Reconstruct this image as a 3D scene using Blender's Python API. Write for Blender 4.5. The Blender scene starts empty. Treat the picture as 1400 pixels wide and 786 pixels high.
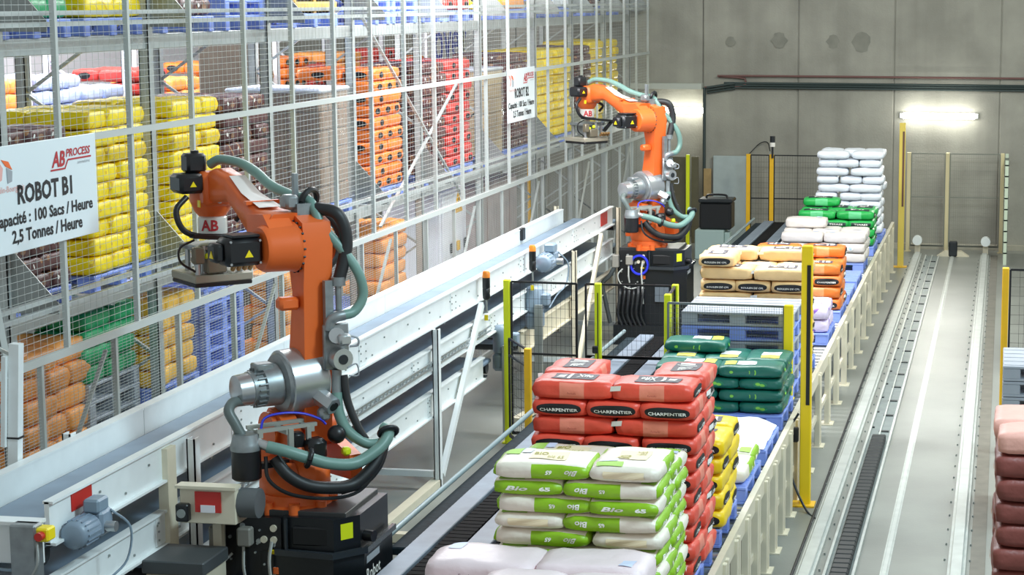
import bpy, bmesh, math, random
from mathutils import Vector, Matrix, Euler
random.seed(7)
SC = bpy.context.scene
COL = SC.collection
PI = math.pi

# ------------------------------------------------------------------ camera
cam = bpy.data.cameras.new('camera')
cam.sensor_fit = 'HORIZONTAL'
cam.sensor_width = 36.0
cam.lens = 2700.0 / 1400 * 36
cam.shift_x = -200.0 / 1400
cam.clip_end = 200
co = bpy.data.objects.new('camera', cam)
COL.objects.link(co)
co.location = (0, 0, 4.8)
co.rotation_euler = (math.radians(90 - 8.323), 0, math.radians(9.936))
SC.camera = co

# ------------------------------------------------------------------ world, lights, exposure
SC.view_settings.view_transform = 'Standard'
SC.view_settings.look = 'None'
SC.view_settings.exposure = 0.0
SC.view_settings.gamma = 1.0
w = bpy.data.worlds.new('world')
SC.world = w
w.use_nodes = True
w.node_tree.nodes['Background'].inputs[0].default_value = (0.95, 0.98, 0.97, 1)
w.node_tree.nodes['Background'].inputs[1].default_value = 0.46


def area(name, loc, aim, size, power, col=(1, 1, 1), sy=None):
    l = bpy.data.lights.new(name, 'AREA')
    l.energy = power
    l.color = col
    l.size = size
    if sy:
        l.shape = 'RECTANGLE'
        l.size_y = sy
    o = bpy.data.objects.new(name, l)
    COL.objects.link(o)
    o.location = loc
    d = Vector(aim) - Vector(loc)
    o.rotation_euler = d.to_track_quat('-Z', 'Y').to_euler()
    return o


COOL = (0.66, 0.90, 1.0)
area('hall_lamp_near', (2.5, 10.0, 8.5), (-3.5, 13, 1), 1.6, 640, COOL)
area('hall_lamp_middle', (2.5, 20.0, 8.5), (-3.5, 22, 1), 1.6, 400, COOL)
area('hall_lamp_far', (1.5, 29.0, 8.5), (-3.0, 31, 1), 1.6, 380, (0.97, 1.0, 0.84))
area('rack_fill_light', (-4.6, 22.0, 8.5), (-7.3, 22.5, 2), 1.2, 800, (1.0, 0.97, 0.90), 26)  # added strip light without a fixture, lengthened to brighten the rack loads
area('aisle_lamp', (-10.0, 22.0, 7.5), (-10.6, 22, 0), 1.0, 1500, (0.97, 0.97, 1.0), 16)
area('hall_left_lamp', (-13.8, 24.0, 7.5), (-13.9, 24, 0), 1.2, 1900, (0.97, 0.97, 1.0), 22)


# ------------------------------------------------------------------ materials
def lin(h):
    h = h.lstrip('#')
    r = []
    for i in (0, 2, 4):
        c = int(h[i:i + 2], 16) / 255
        r.append(c / 12.92 if c <= 0.04045 else ((c + 0.055) / 1.055) ** 2.4)
    return (r[0], r[1], r[2], 1)


MATS = {}


def mat(name, col, rough=0.5, metal=0.0, var=0.0, vscale=6.0, bump=0.0, bscale=20.0, emit=0.0, alpha=1.0, spec=None):
    if name in MATS:
        return MATS[name]
    m = bpy.data.materials.new(name)
    m.use_nodes = True
    nt = m.node_tree
    b = nt.nodes['Principled BSDF']
    c = lin(col)
    b.inputs['Base Color'].default_value = c
    b.inputs['Roughness'].default_value = rough
    b.inputs['Metallic'].default_value = metal
    b.inputs['Alpha'].default_value = alpha
    if spec is not None:
        b.inputs['Specular IOR Level'].default_value = spec
    tc = nt.nodes.new('ShaderNodeTexCoord')
    if var:
        n = nt.nodes.new('ShaderNodeTexNoise')
        n.inputs['Scale'].default_value = vscale
        n.inputs['Detail'].default_value = 5
        nt.links.new(tc.outputs['Object'], n.inputs['Vector'])
        r = nt.nodes.new('ShaderNodeValToRGB')
        r.color_ramp.elements[0].position = 0.3
        r.color_ramp.elements[1].position = 0.7
        r.color_ramp.elements[0].color = tuple(max(0, x * (1 - var)) for x in c[:3]) + (1,)
        r.color_ramp.elements[1].color = tuple(min(1, x * (1 + var)) for x in c[:3]) + (1,)
        nt.links.new(n.outputs['Fac'], r.inputs['Fac'])
        nt.links.new(r.outputs['Color'], b.inputs['Base Color'])
    if bump:
        n2 = nt.nodes.new('ShaderNodeTexNoise')
        n2.inputs['Scale'].default_value = bscale
        n2.inputs['Detail'].default_value = 4
        nt.links.new(tc.outputs['Object'], n2.inputs['Vector'])
        bp = nt.nodes.new('ShaderNodeBump')
        bp.inputs['Strength'].default_value = bump
        bp.inputs['Distance'].default_value = 0.02
        nt.links.new(n2.outputs['Fac'], bp.inputs['Height'])
        nt.links.new(bp.outputs['Normal'], b.inputs['Normal'])
    if emit:
        b.inputs['Emission Color'].default_value = c
        b.inputs['Emission Strength'].default_value = emit
    MATS[name] = m
    return m


def math_node(nt, op, a, b=None):
    n = nt.nodes.new('ShaderNodeMath')
    n.operation = op
    for i, v in enumerate((a, b)):
        if v is None:
            continue
        if isinstance(v, (int, float)):
            n.inputs[i].default_value = v
        else:
            nt.links.new(v, n.inputs[i])
    return n.outputs[0]


def printed(name, base, mark, rough, rule, var=0.08, bump=0.35):
    """paper or film with a flat print: rule(nt, x, y, z, nx, ny, nz) gives the mask of the second colour"""
    m = mat(name, base, rough, var=var, vscale=5, bump=bump, bscale=14)
    nt = m.node_tree
    b = nt.nodes['Principled BSDF']
    tc = [n for n in nt.nodes if n.type == 'TEX_COORD'][0]
    sx = nt.nodes.new('ShaderNodeSeparateXYZ')
    nt.links.new(tc.outputs['Object'], sx.inputs[0])
    sn = nt.nodes.new('ShaderNodeSeparateXYZ')
    nt.links.new(tc.outputs['Normal'], sn.inputs[0])
    f = rule(lambda o, p, q=None: math_node(nt, o, p, q), *sx.outputs, *sn.outputs)
    mx = nt.nodes.new('ShaderNodeMix')
    mx.data_type = 'RGBA'
    src = b.inputs['Base Color'].links[0].from_socket
    nt.links.new(f, mx.inputs[0])
    nt.links.new(src, mx.inputs[6])
    mx.inputs[7].default_value = lin(mark)
    nt.links.new(mx.outputs[2], b.inputs['Base Color'])
    return m


WHITE = mat('white_paint', '#e6ecec', 0.35, var=0.04)
CREAM = mat('cream_paint', '#d9d1ba', 0.4, var=0.06)
RACKM = mat('galvanised_steel', '#b4bab8', 0.42, 0.25, var=0.08)
GALV = mat('dull_zinc', '#9aa09e', 0.45, 0.5, var=0.1)
WIRE = mat('wire_grey', '#bcc2bf', 0.45, 0.2)
BELT = mat('belt_rubber', '#76889a', 0.42, var=0.12, vscale=3)
BELTD = mat('belt_dark', '#3b4247', 0.6, var=0.1)
BLACK = mat('black_plastic', '#16181b', 0.38)
BLKM = mat('black_enamel', '#15191d', 0.3, var=0.1)
HOSEB = mat('black_hose', '#202325', 0.5)
HOSEG = mat('green_hose', '#6f9188', 0.42, var=0.05)
ORANGE = mat('robot_orange', '#e2682a', 0.38, var=0.06, vscale=3)
STEEL = mat('brushed_steel', '#b9bec0', 0.3, 0.75, var=0.06)
ALU = mat('cast_aluminium', '#8f9698', 0.4, 0.6, var=0.15, vscale=12)
YEL = mat('safety_yellow', '#f2da12', 0.4)
YELG = mat('lime_yellow', '#dbe51c', 0.4)
YELO = mat('amber_paint', '#e9b51f', 0.42, var=0.06)
RED = mat('red_plate', '#c32a22', 0.4)
BLUEC = mat('blue_cable', '#2a35c8', 0.4)
GREYB = mat('grey_blue_paint', '#7f93a3', 0.4, var=0.08)
MOTOR = mat('motor_grey', '#8395a6', 0.4, var=0.06)
PALB = mat('blue_plastic', '#869eea', 0.42, var=0.06)
PALG = mat('grey_plastic', '#9fa5ae', 0.45, var=0.06)
PLATE = mat('plate_steel', '#93a1ab', 0.35, 0.35, var=0.1)
DARK = mat('dark_steel', '#2b3034', 0.4, 0.3, var=0.15)
INK = mat('ink', '#15171b', 0.6)
INKW = mat('white_ink', '#f4f1ea', 0.6)
INKR = mat('red_ink', '#b3222a', 0.6)
INKB = mat('blue_ink', '#5a62c8', 0.6)
INKG = mat('grey_ink', '#9aa0a6', 0.6)
INKP = mat('pale_red_ink', '#e0a9a2', 0.6)
INKO = mat('orange_ink', '#ea6a2c', 0.6)
INKLG = mat('leaf_ink', '#7fc24a', 0.6)
LABELW = mat('white_label', '#e9eaf0', 0.5)
LABELY = mat('yellow_label', '#e6df4e', 0.5)
SIGNW = mat('sign_board', '#dde8ec', 0.3)
CAB = mat('cabinet_white', '#f1f1f7', 0.45)


# ------------------------------------------------------------------ mesh builder
class MB:
    def __init__(s):
        s.v = []
        s.f = []

    def add(s, vs, fs):
        o = len(s.v)
        s.v += [tuple(p) for p in vs]
        s.f += [tuple(i + o for i in q) for q in fs]
        return s

    def box(s, x0, x1, y0, y1, z0, z1):
        return s.add([(x0, y0, z0), (x1, y0, z0), (x1, y1, z0), (x0, y1, z0), (x0, y0, z1), (x1, y0, z1), (x1, y1, z1), (x0, y1, z1)],
                     [(0, 3, 2, 1), (4, 5, 6, 7), (0, 1, 5, 4), (1, 2, 6, 5), (2, 3, 7, 6), (3, 0, 4, 7)])

    def bbox(s, x0, x1, y0, y1, z0, z1, b=0.01):
        """box with chamfered edges"""
        X, Y, Z = (x0, x1), (y0, y1), (z0, z1)
        vs = []
        idx = {}
        for i in (0, 1):
            for j in (0, 1):
                for k in (0, 1):
                    sx, sy, sz = (1 - 2 * i), (1 - 2 * j), (1 - 2 * k)
                    for a in range(3):
                        p = [X[i] + b * sx, Y[j] + b * sy, Z[k] + b * sz]
                        p[a] = (X[i], Y[j], Z[k])[a]
                        idx[(i, j, k, a)] = len(vs)
                        vs.append(p)
        fs = []
        for i in (0, 1):
            q = [idx[(i, j, k, 0)] for j, k in ((0, 0), (1, 0), (1, 1), (0, 1))]
            fs.append(q if i else q[::-1])
            q = [idx[(j, i, k, 1)] for j, k in ((0, 0), (0, 1), (1, 1), (1, 0))]
            fs.append(q if i else q[::-1])
            q = [idx[(j, k, i, 2)] for j, k in ((0, 0), (1, 0), (1, 1), (0, 1))]
            fs.append(q if i else q[::-1])
        for i in (0, 1):
            for j in (0, 1):
                fs.append([idx[(i, j, 0, 0)], idx[(i, j, 1, 0)], idx[(i, j, 1, 1)], idx[(i, j, 0, 1)]])
                fs.append([idx[(i, 0, j, 0)], idx[(i, 1, j, 0)], idx[(i, 1, j, 2)], idx[(i, 0, j, 2)]])
                fs.append([idx[(0, i, j, 1)], idx[(1, i, j, 1)], idx[(1, i, j, 2)], idx[(0, i, j, 2)]])
                for k in (0, 1):
                    fs.append([idx[(i, j, k, 0)], idx[(i, j, k, 1)], idx[(i, j, k, 2)]])
        return s.add(vs, fs)

    def beam(s, a, b, w, h=None, up=(0, 0, 1)):
        """square bar from a to b"""
        h = w if h is None else h
        a, b = Vector(a), Vector(b)
        d = (b - a).normalized()
        u = Vector(up)
        if abs(d.dot(u)) > 0.95:
            u = Vector((0, 1, 0))
        sd = d.cross(u).normalized()
        u = sd.cross(d).normalized()
        vs = []
        for p in (a, b):
            for i, j in ((-1, -1), (1, -1), (1, 1), (-1, 1)):
                vs.append(p + sd * (w / 2 * i) + u * (h / 2 * j))
        return s.add(vs, [(0, 3, 2, 1), (4, 5, 6, 7), (0, 1, 5, 4), (1, 2, 6, 5), (2, 3, 7, 6), (3, 0, 4, 7)])

    def lathe(s, a, b, prof, seg=16, cap=True):
        """rings of radius r at fraction t along a->b; prof = [(t, r), ...]"""
        a, b = Vector(a), Vector(b)
        d = b - a
        n = d.normalized()
        u = Vector((0, 0, 1)) if abs(n.z) < 0.9 else Vector((1, 0, 0))
        p = n.cross(u).normalized()
        q = n.cross(p)
        vs = []
        fs = []
        for t, r in prof:
            for k in range(seg):
                an = 2 * PI * k / seg
                vs.append(a + d * t + (p * math.cos(an) + q * math.sin(an)) * r)
        m = len(prof)
        for i in range(m - 1):
            for k in range(seg):
                k2 = (k + 1) % seg
                fs.append((i * seg + k, i * seg + k2, (i + 1) * seg + k2, (i + 1) * seg + k))
        if cap:
            fs.append(tuple(range(seg))[::-1])
            fs.append(tuple((m - 1) * seg + k for k in range(seg)))
        return s.add(vs, fs)

    def cyl(s, a, b, r, seg=16, r2=None):
        return s.lathe(a, b, [(0, r), (1, r if r2 is None else r2)], seg)

    def sphere(s, c, r, seg=14, rings=8):
        prof = []
        for i in range(rings + 1):
            th = PI * i / rings
            prof.append(((1 - math.cos(th)) / 2, max(r * math.sin(th), 1e-4)))
        c = Vector(c)
        return s.lathe(c - Vector((0, 0, r)), c + Vector((0, 0, r)), prof, seg, True)

    def tube(s, pts, r, seg=8, sub=5):
        P = smooth_path(pts, sub)
        return s.sweep(P, [r] * len(P), seg)

    def sweep(s, P, R, seg=8):
        P = [Vector(p) for p in P]
        t0 = (P[1] - P[0]).normalized()
        u = Vector((0, 0, 1)) if abs(t0.z) < 0.9 else Vector((1, 0, 0))
        nrm = (u - t0 * u.dot(t0)).normalized()
        vs = []
        fs = []
        for i, p in enumerate(P):
            t = (P[min(i + 1, len(P) - 1)] - P[max(i - 1, 0)]).normalized()
            nrm = (nrm - t * nrm.dot(t)).normalized()
            bn = t.cross(nrm)
            for k in range(seg):
                an = 2 * PI * k / seg
                vs.append(p + (nrm * math.cos(an) + bn * math.sin(an)) * R[i])
        for i in range(len(P) - 1):
            for k in range(seg):
                k2 = (k + 1) % seg
                fs.append((i * seg + k, i * seg + k2, (i + 1) * seg + k2, (i + 1) * seg + k))
        fs.append(tuple(range(seg))[::-1])
        fs.append(tuple((len(P) - 1) * seg + k for k in range(seg)))
        return s.add(vs, fs)

    def prism(s, poly, axis, lo, hi):
        """poly: 2D outline; axis 'x': (y,z), 'y': (x,z), 'z': (x,y)"""
        def mk(p, c):
            return {'x': (c, p[0], p[1]), 'y': (p[0], c, p[1]), 'z': (p[0], p[1], c)}[axis]
        n = len(poly)
        vs = [mk(p, lo) for p in poly] + [mk(p, hi) for p in poly]
        fs = [tuple(range(n))[::-1], tuple(range(n, 2 * n))]
        for i in range(n):
            j = (i + 1) % n
            fs.append((i, j, n + j, n + i))
        return s.add(vs, fs)

    def mesh(s, name, off=(0, 0, 0), smooth=None):
        me = bpy.data.meshes.new(name)
        me.from_pydata([(p[0] - off[0], p[1] - off[1], p[2] - off[2]) for p in s.v], [], s.f)
        bm = bmesh.new()
        bm.from_mesh(me)
        bmesh.ops.recalc_face_normals(bm, faces=bm.faces)
        bm.to_mesh(me)
        bm.free()
        if smooth:
            me.shade_smooth() if hasattr(me, 'shade_smooth') else None
            if smooth < 179:
                me.set_sharp_from_angle(angle=math.radians(smooth))
        return me


def smooth_path(pts, sub=5):
    P = [Vector(p) for p in pts]
    if len(P) < 3:
        return P
    Q = [P[0] * 2 - P[1]] + P + [P[-1] * 2 - P[-2]]
    out = []
    for i in range(1, len(Q) - 2):
        a, b, c, d = Q[i - 1], Q[i], Q[i + 1], Q[i + 2]
        for k in range(sub):
            t = k / sub
            out.append(0.5 * ((2 * b) + (c - a) * t + (2 * a - 5 * b + 4 * c - d) * t * t + (3 * b - a - 3 * c + d) * t ** 3))
    out.append(P[-1])
    return out


def root_off(p):
    v = Vector((0, 0, 0))
    while p is not None:
        v += Vector(p.location)
        p = p.parent
    return v


def tag(o, label=None, cat=None, group=None, kind=None):
    if label:
        o['label'] = label
    if cat:
        o['category'] = cat
    if group:
        o['group'] = group
    if kind:
        o['kind'] = kind
    return o


def obj(name, mb, m, parent=None, smooth=None, world=True, label=None, kind=None):
    """one mesh object; coordinates are world ones unless world=False"""
    if parent is not None:
        off = root_off(parent) if world else (0, 0, 0)
        loc = (0, 0, 0)
    else:
        xs, ys, zs = zip(*mb.v)
        loc = ((min(xs) + max(xs)) / 2, (min(ys) + max(ys)) / 2, min(zs))
        off = loc
    me = mb.mesh(name, off, smooth)
    me.materials.append(m)
    o = bpy.data.objects.new(name, me)
    COL.objects.link(o)
    o.location = loc
    o.parent = parent
    return tag(o, label, kind=kind)


def share(name, src, m=None, parent=None, loc=(0, 0, 0)):
    """a part that shares the mesh of another"""
    o = bpy.data.objects.new(name, src.data if hasattr(src, 'data') else src)
    COL.objects.link(o)
    o.location = loc
    o.parent = parent
    return o


def thing(name, label, cat, loc=(0, 0, 0), rz=0, group=None):
    o = bpy.data.objects.new(name, None)
    COL.objects.link(o)
    o.location = loc
    o.rotation_euler = (0, 0, rz)
    o.empty_display_size = 0.1
    return tag(o, label, cat, group)


def dup(o, parent=None):
    c = o.copy()
    COL.objects.link(c)
    c.parent = parent
    for ch in list(o.children):
        dup(ch, c)
    return c


def struct(name, mb, m, parent=None, smooth=None):
    o = obj(name, mb, m, parent, smooth)
    if parent is None:
        o['kind'] = 'structure'
    return o


FONT = {}


def text2d(s, bold=0.0):
    """flat text outline as (verts, faces), scaled so that the width is 1, centred"""
    k = (s, bold)
    if k in FONT:
        return FONT[k]
    cu = bpy.data.curves.new('t', 'FONT')
    cu.body = s
    cu.size = 1
    cu.resolution_u = 2
    cu.offset = bold
    o = bpy.data.objects.new('t', cu)
    COL.objects.link(o)
    dg = bpy.context.evaluated_depsgraph_get()
    dg.update()
    me = bpy.data.meshes.new_from_object(o.evaluated_get(dg))
    vs = [(v.co.x, v.co.y) for v in me.vertices]
    fs = [tuple(p.vertices) for p in me.polygons]
    bpy.data.objects.remove(o)
    bpy.data.meshes.remove(me)
    x0, x1 = min(v[0] for v in vs), max(v[0] for v in vs)
    y0, y1 = min(v[1] for v in vs), max(v[1] for v in vs)
    W = x1 - x0
    vs = [((x - (x0 + x1) / 2) / W, (y - (y0 + y1) / 2) / W) for x, y in vs]
    FONT[k] = (vs, fs, (y1 - y0) / W)
    return FONT[k]


def text_mb(s, width, origin, right, up, bold=0.0, height=None, skew=0.0):
    vs, fs, asp = text2d(s, bold)
    o, r, u = Vector(origin), Vector(right), Vector(up)
    hy = 1.0 if height is None else height / (asp * width)
    return MB().add([o + r * (x * width + skew * y * width) + u * (y * width * hy) for x, y in vs], fs)


ORD = ['top', 'second', 'third', 'fourth', 'fifth', 'sixth', 'seventh', 'eighth', 'ninth', 'tenth', 'eleventh', 'twelfth', 'thirteenth', 'fourteenth']

# ------------------------------------------------------------------ the hall
CONC = mat('concrete_wall', '#9c9b91', 0.85, var=0.16, vscale=1.3, bump=0.25, bscale=30)
nt = CONC.node_tree
_b = nt.nodes['Principled BSDF']
_tc = [n for n in nt.nodes if n.type == 'TEX_COORD'][0]
_mp = nt.nodes.new('ShaderNodeMapping')
_mp.inputs['Scale'].default_value = (1.6, .2, .06)
nt.links.new(_tc.outputs['Object'], _mp.inputs[0])
_n = nt.nodes.new('ShaderNodeTexNoise')
_n.inputs['Scale'].default_value = 1.0
_n.inputs['Detail'].default_value = 6
nt.links.new(_mp.outputs[0], _n.inputs['Vector'])
_r = nt.nodes.new('ShaderNodeValToRGB')
_r.color_ramp.elements[0].position = .35
_r.color_ramp.elements[0].color = (.80, .80, .80, 1)
_r.color_ramp.elements[1].position = .6
nt.links.new(_n.outputs['Fac'], _r.inputs['Fac'])
_x = nt.nodes.new('ShaderNodeMix')
_x.data_type = 'RGBA'
_x.blend_type = 'MULTIPLY'
_x.inputs[0].default_value = 1
nt.links.new(_b.inputs['Base Color'].links[0].from_socket, _x.inputs[6])
nt.links.new(_r.outputs['Color'], _x.inputs[7])
nt.links.new(_x.outputs[2], _b.inputs['Base Color'])
FLOOR = mat('concrete_floor', '#82857f', 0.36, var=0.2, vscale=0.7, bump=0.05, bscale=40)
struct('floor', MB().box(-22, 6, 4, 39.6, -0.2, 0), FLOOR)
wb = struct('wall_back', MB().box(-22, 6, 39.5, 39.8, 0, 6.5).box(-5.84, 6, 38.43, 39.5, 0, 6.5), CONC)
edges = [-13.0, -9.6, -7.7, -5.84, -3.97, -2.12, -0.1, 1.8, 3.7, 5.6]
for i in range(len(edges) - 1):
    x0, x1 = edges[i] + 0.008, edges[i + 1] - 0.008
    struct('concrete_panel', MB().bbox(x0, x1, 38.4 + 0.012 * (i % 2), 39.5, 3.12 if edges[i] < -5.9 else 0, 6.4, 0.012), CONC, wb)
for x, z, r in ((-5.3, 2.62 + 1.35, .09), (-4.35, 4.0, .14), (-3.3, 3.98, .12), (-2.75, 3.97, .18)):
    P = [(x + r * (1 + .25 * math.sin(3 * k + x)) * math.cos(k * PI / 6), z + r * 1.1 * math.sin(k * PI / 6)) for k in range(12)]
    struct('stain', MB().prism(P, 'y', 38.392, 38.41), mat('stain', '#83837a', 0.9, var=.1), wb)
struct('trim_1', MB().box(-13, -5.84, 38.2, 39.4, 3.05, 3.16), mat('pale_beam', '#b9beb6', 0.6))
struct('wall_left', MB().box(-15.6, -15.4, 4, 39.5, 0, 6.5), mat('white_wall', '#e9e8ee', 0.7))
struct('baseboard_back', MB().box(-2.1, 3.5, 38.28, 38.4, 0, 0.10), mat('kerb', '#a9a596', 0.8, var=.1))

# conduits along the back wall
t = thing('conduit_bundle', 'dark bundle of conduits running along the grey concrete back wall', 'pipe', (-2, 38.3, 3.08))
m = MB()
for k in range(3):
    m.tube([(-5.75, 38.34 - .03 * k, 2.98 + .05 * k), (-5.2, 38.34 - .03 * k, 3.06 + .05 * k), (-4.6, 38.34, 3.08 + .045 * k), (4, 38.34, 3.05 + .045 * k)], 0.022, 6, 4)
obj('conduit', m, mat('conduit', '#33403f', .6), t, 60)
t = thing('red_pipe', 'thin brownish red pipe above the dark conduits on back wall', 'pipe', (-2, 38.3, 3.3))
obj('pipe', MB().tube([(-5.8, 38.34, 3.08), (-5.05, 38.34, 3.12), (-5.0, 38.34, 3.26), (-4.9, 38.34, 3.31), (4, 38.34, 3.28)], 0.02, 6, 4), mat('pipe_red', '#6b4a46', .6), t, 60)
obj('drop_pipe', MB().cyl((-5.8, 38.33, 0.2), (-5.8, 38.33, 3.08), 0.03, 8), mat('conduit', '#33403f'), t, 60)
obj('thin_cable', MB().tube([(-4.9, 38.33, 1.8), (-4.7, 38.33, 2.0), (-4.55, 38.33, 2.02), (-4.5, 38.33, 1.85)], .01, 5, 4), INK, t, 60)


def wall_lamp(name, label, x0, x1, y, z, power):
    t = thing(name, label, 'lamp', ((x0 + x1) / 2, y, z - .06))
    obj('housing', MB().bbox(x0 - .05, x1 + .05, y - .05, y, z - .05, z + .05, .01), mat('lamp_housing', '#cfd4d2', .4), t)
    obj('tube_cover', MB().lathe((x0, y - .10, z), (x1, y - .10, z), [(0, .03), (.02, .06), (.98, .06), (1, .03)], 12),
        mat('lamp_glow', '#fffdf2', .4, emit=14), t, 60)
    l = area('lamp_light', ((x0 + x1) / 2, y - .40, z), ((x0 + x1) / 2, y + .4, z + .05), x1 - x0, power, (1, 1, .93), .12)
    l2 = area('lamp_light', ((x0 + x1) / 2, y - .24, z), ((x0 + x1) / 2, y - 3, z - 1.2), x1 - x0, power * 6, (1, 1, .93), .12)
    for q in (l, l2):
        q.parent = t
        q.location = Vector(q.location) - Vector(t.location)
    return t


wall_lamp('wall_lamp', 'long bright fluorescent lamp on back wall above the mesh gate', -1.95, -0.55, 38.4, 2.57, 7)
wall_lamp('wall_lamp', 'bright fluorescent lamp in the recess behind the farther robot', -6.9, -5.95, 39.5, 2.57, 4)


# ------------------------------------------------------------------ sacks
class Sack:
    """pillow shaped sack: long axis x, lies on z = 0"""

    def __init__(s, L, W, T, seed, soft=1.0):
        s.L, s.W, s.T, s.seed, s.soft = L, W, T, seed, soft

    def f(s, u, v, w, out=0.0):
        a, b = abs(u), abs(v)
        k = s.seed * 1.7
        th = (1 - 0.34 * s.soft * a ** 7) * (1 - 0.28 * s.soft * b ** 6)
        pl = 1 - 0.085 * s.soft * abs(w) ** 2.6
        x = u * (pl - 0.035 * b ** 4)
        y = v * (pl - 0.045 * a ** 5)
        z = w * th
        z += (0.07 * math.sin(4.1 * u + k) * math.cos(3.3 * v + 2 * k) + 0.035 * math.sin(9 * u - 6 * v + k)) * (1 if w > 0 else .25) * abs(w) * (1 - .6 * a ** 6)
        y += 0.018 * math.sin(6 * u + 3 * w + k)
        x += 0.012 * math.sin(5 * v + 4 * w + 2 * k)
        p = Vector((x * s.L / 2, y * s.W / 2, (z + 1) * s.T / 2))
        if out:
            n = Vector((u if a > .97 else 0, v if b > .97 else 0, w if abs(w) > .97 else 0))
            p += n.normalized() * out
        return p

    def mb(s, nx=10, ny=7, nz=4):
        m = MB()
        idx = {}

        def g(i, j, k):
            q = (i, j, k)
            if q not in idx:
                idx[q] = len(m.v)
                m.v.append(tuple(s.f(2 * i / nx - 1, 2 * j / ny - 1, 2 * k / nz - 1)))
            return idx[q]
        for i in range(nx):
            for j in range(ny):
                for k in (0, nz):
                    m.f.append((g(i, j, k), g(i + 1, j, k), g(i + 1, j + 1, k), g(i, j + 1, k)))
        for i in range(nx):
            for k in range(nz):
                for j in (0, ny):
                    m.f.append((g(i, j, k), g(i + 1, j, k), g(i + 1, j, k + 1), g(i, j, k + 1)))
        for j in range(ny):
            for k in range(nz):
                for i in (0, nx):
                    m.f.append((g(i, j, k), g(i, j + 1, k), g(i, j + 1, k + 1), g(i, j, k + 1)))
        return m

    def at(s, face, a, b, out):
        """a to the right, b upwards, as one looks at that face; both in -1..1"""
        c = {'+x': (1, a, b), '-x': (-1, -a, b), '-y': (a, -1, b), '+y': (-a, 1, b), '+z': (a, b, 1)}[face]
        return s.f(*c, out=out)

    def oval(s, face, ra, rb, ca=0, cb=0, out=.004, pw=2.0):
        m = MB()
        rings, seg = 3, 24
        m.v.append(tuple(s.at(face, ca, cb, out)))
        for r in range(1, rings + 1):
            for k in range(seg):
                c, d = math.cos(2 * PI * k / seg), math.sin(2 * PI * k / seg)
                c = math.copysign(abs(c) ** (2 / pw), c)
                d = math.copysign(abs(d) ** (2 / pw), d)
                m.v.append(tuple(s.at(face, ca + ra * c * r / rings, cb + rb * d * r / rings, out)))
        for k in range(seg):
            k2 = (k + 1) % seg
            m.f.append((0, 1 + k, 1 + k2))
            for r in range(rings - 1):
                o = 1 + r * seg
                m.f.append((o + k, o + seg + k, o + seg + k2, o + k2))
        return m

    def rect(s, face, a0, a1, b0, b1, out=.004, n=6, q=4):
        m = MB()
        for i in range(n + 1):
            for j in range(q + 1):
                m.v.append(tuple(s.at(face, a0 + (a1 - a0) * i / n, b0 + (b1 - b0) * j / q, out)))
        for i in range(n):
            for j in range(q):
                o = i * (q + 1) + j
                m.f.append((o, o + q + 1, o + q + 2, o + 1))
        return m

    def text(s, face, txt, wa, ca, cb, out=.007, hb=None, bold=.02, flip=False, skew=0):
        vs, fs, asp = text2d(txt, bold)
        ra = {'x': s.W, 'y': s.L, 'z': s.L}[face[1]] / {'x': s.T, 'y': s.T, 'z': s.W}[face[1]]
        hb = wa * asp * ra if hb is None else hb
        g = -1 if flip else 1
        return MB().add([s.at(face, ca + g * (x + skew * y) * wa, cb + g * y / asp * hb, out) for x, y in vs], fs)


def side_rule(k):
    def r(M, x, y, z, nx, ny, nz):
        ay = M('ABSOLUTE', ny)
        return M('MULTIPLY', M('GREATER_THAN', ay, .55), M('LESS_THAN', M('ABSOLUTE', x), k))
    return r


def bio_rule(M, x, y, z, nx, ny, nz):
    side = M('MULTIPLY', M('GREATER_THAN', M('ABSOLUTE', ny), .5), M('GREATER_THAN', x, -0.06))
    end = M('GREATER_THAN', M('ABSOLUTE', nx), .6)
    tip = M('GREATER_THAN', M('ABSOLUTE', x), .283)
    return M('MAXIMUM', M('MAXIMUM', side, end), tip)


def bio_rule2(M, x, y, z, nx, ny, nz):
    side = M('MULTIPLY', M('GREATER_THAN', M('ABSOLUTE', ny), .5), M('GREATER_THAN', x, -0.06))
    return M('MAXIMUM', M('MAXIMUM', side, M('GREATER_THAN', nx, .6)), M('GREATER_THAN', x, .283))


def top_rule(M, x, y, z, nx, ny, nz):
    return M('MULTIPLY', M('GREATER_THAN', nz, .75), M('MULTIPLY', M('LESS_THAN', M('ABSOLUTE', y), .12), M('LESS_THAN', M('ABSOLUTE', x), .19)))


def blotch(k):
    def r(M, x, y, z, nx, ny, nz):
        return M('GREATER_THAN', M('MULTIPLY', M('SINE', M('MULTIPLY', x, k)), M('SINE', M('MULTIPLY', M('ADD', y, z), k * 1.3))), .82)
    return r


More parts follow.
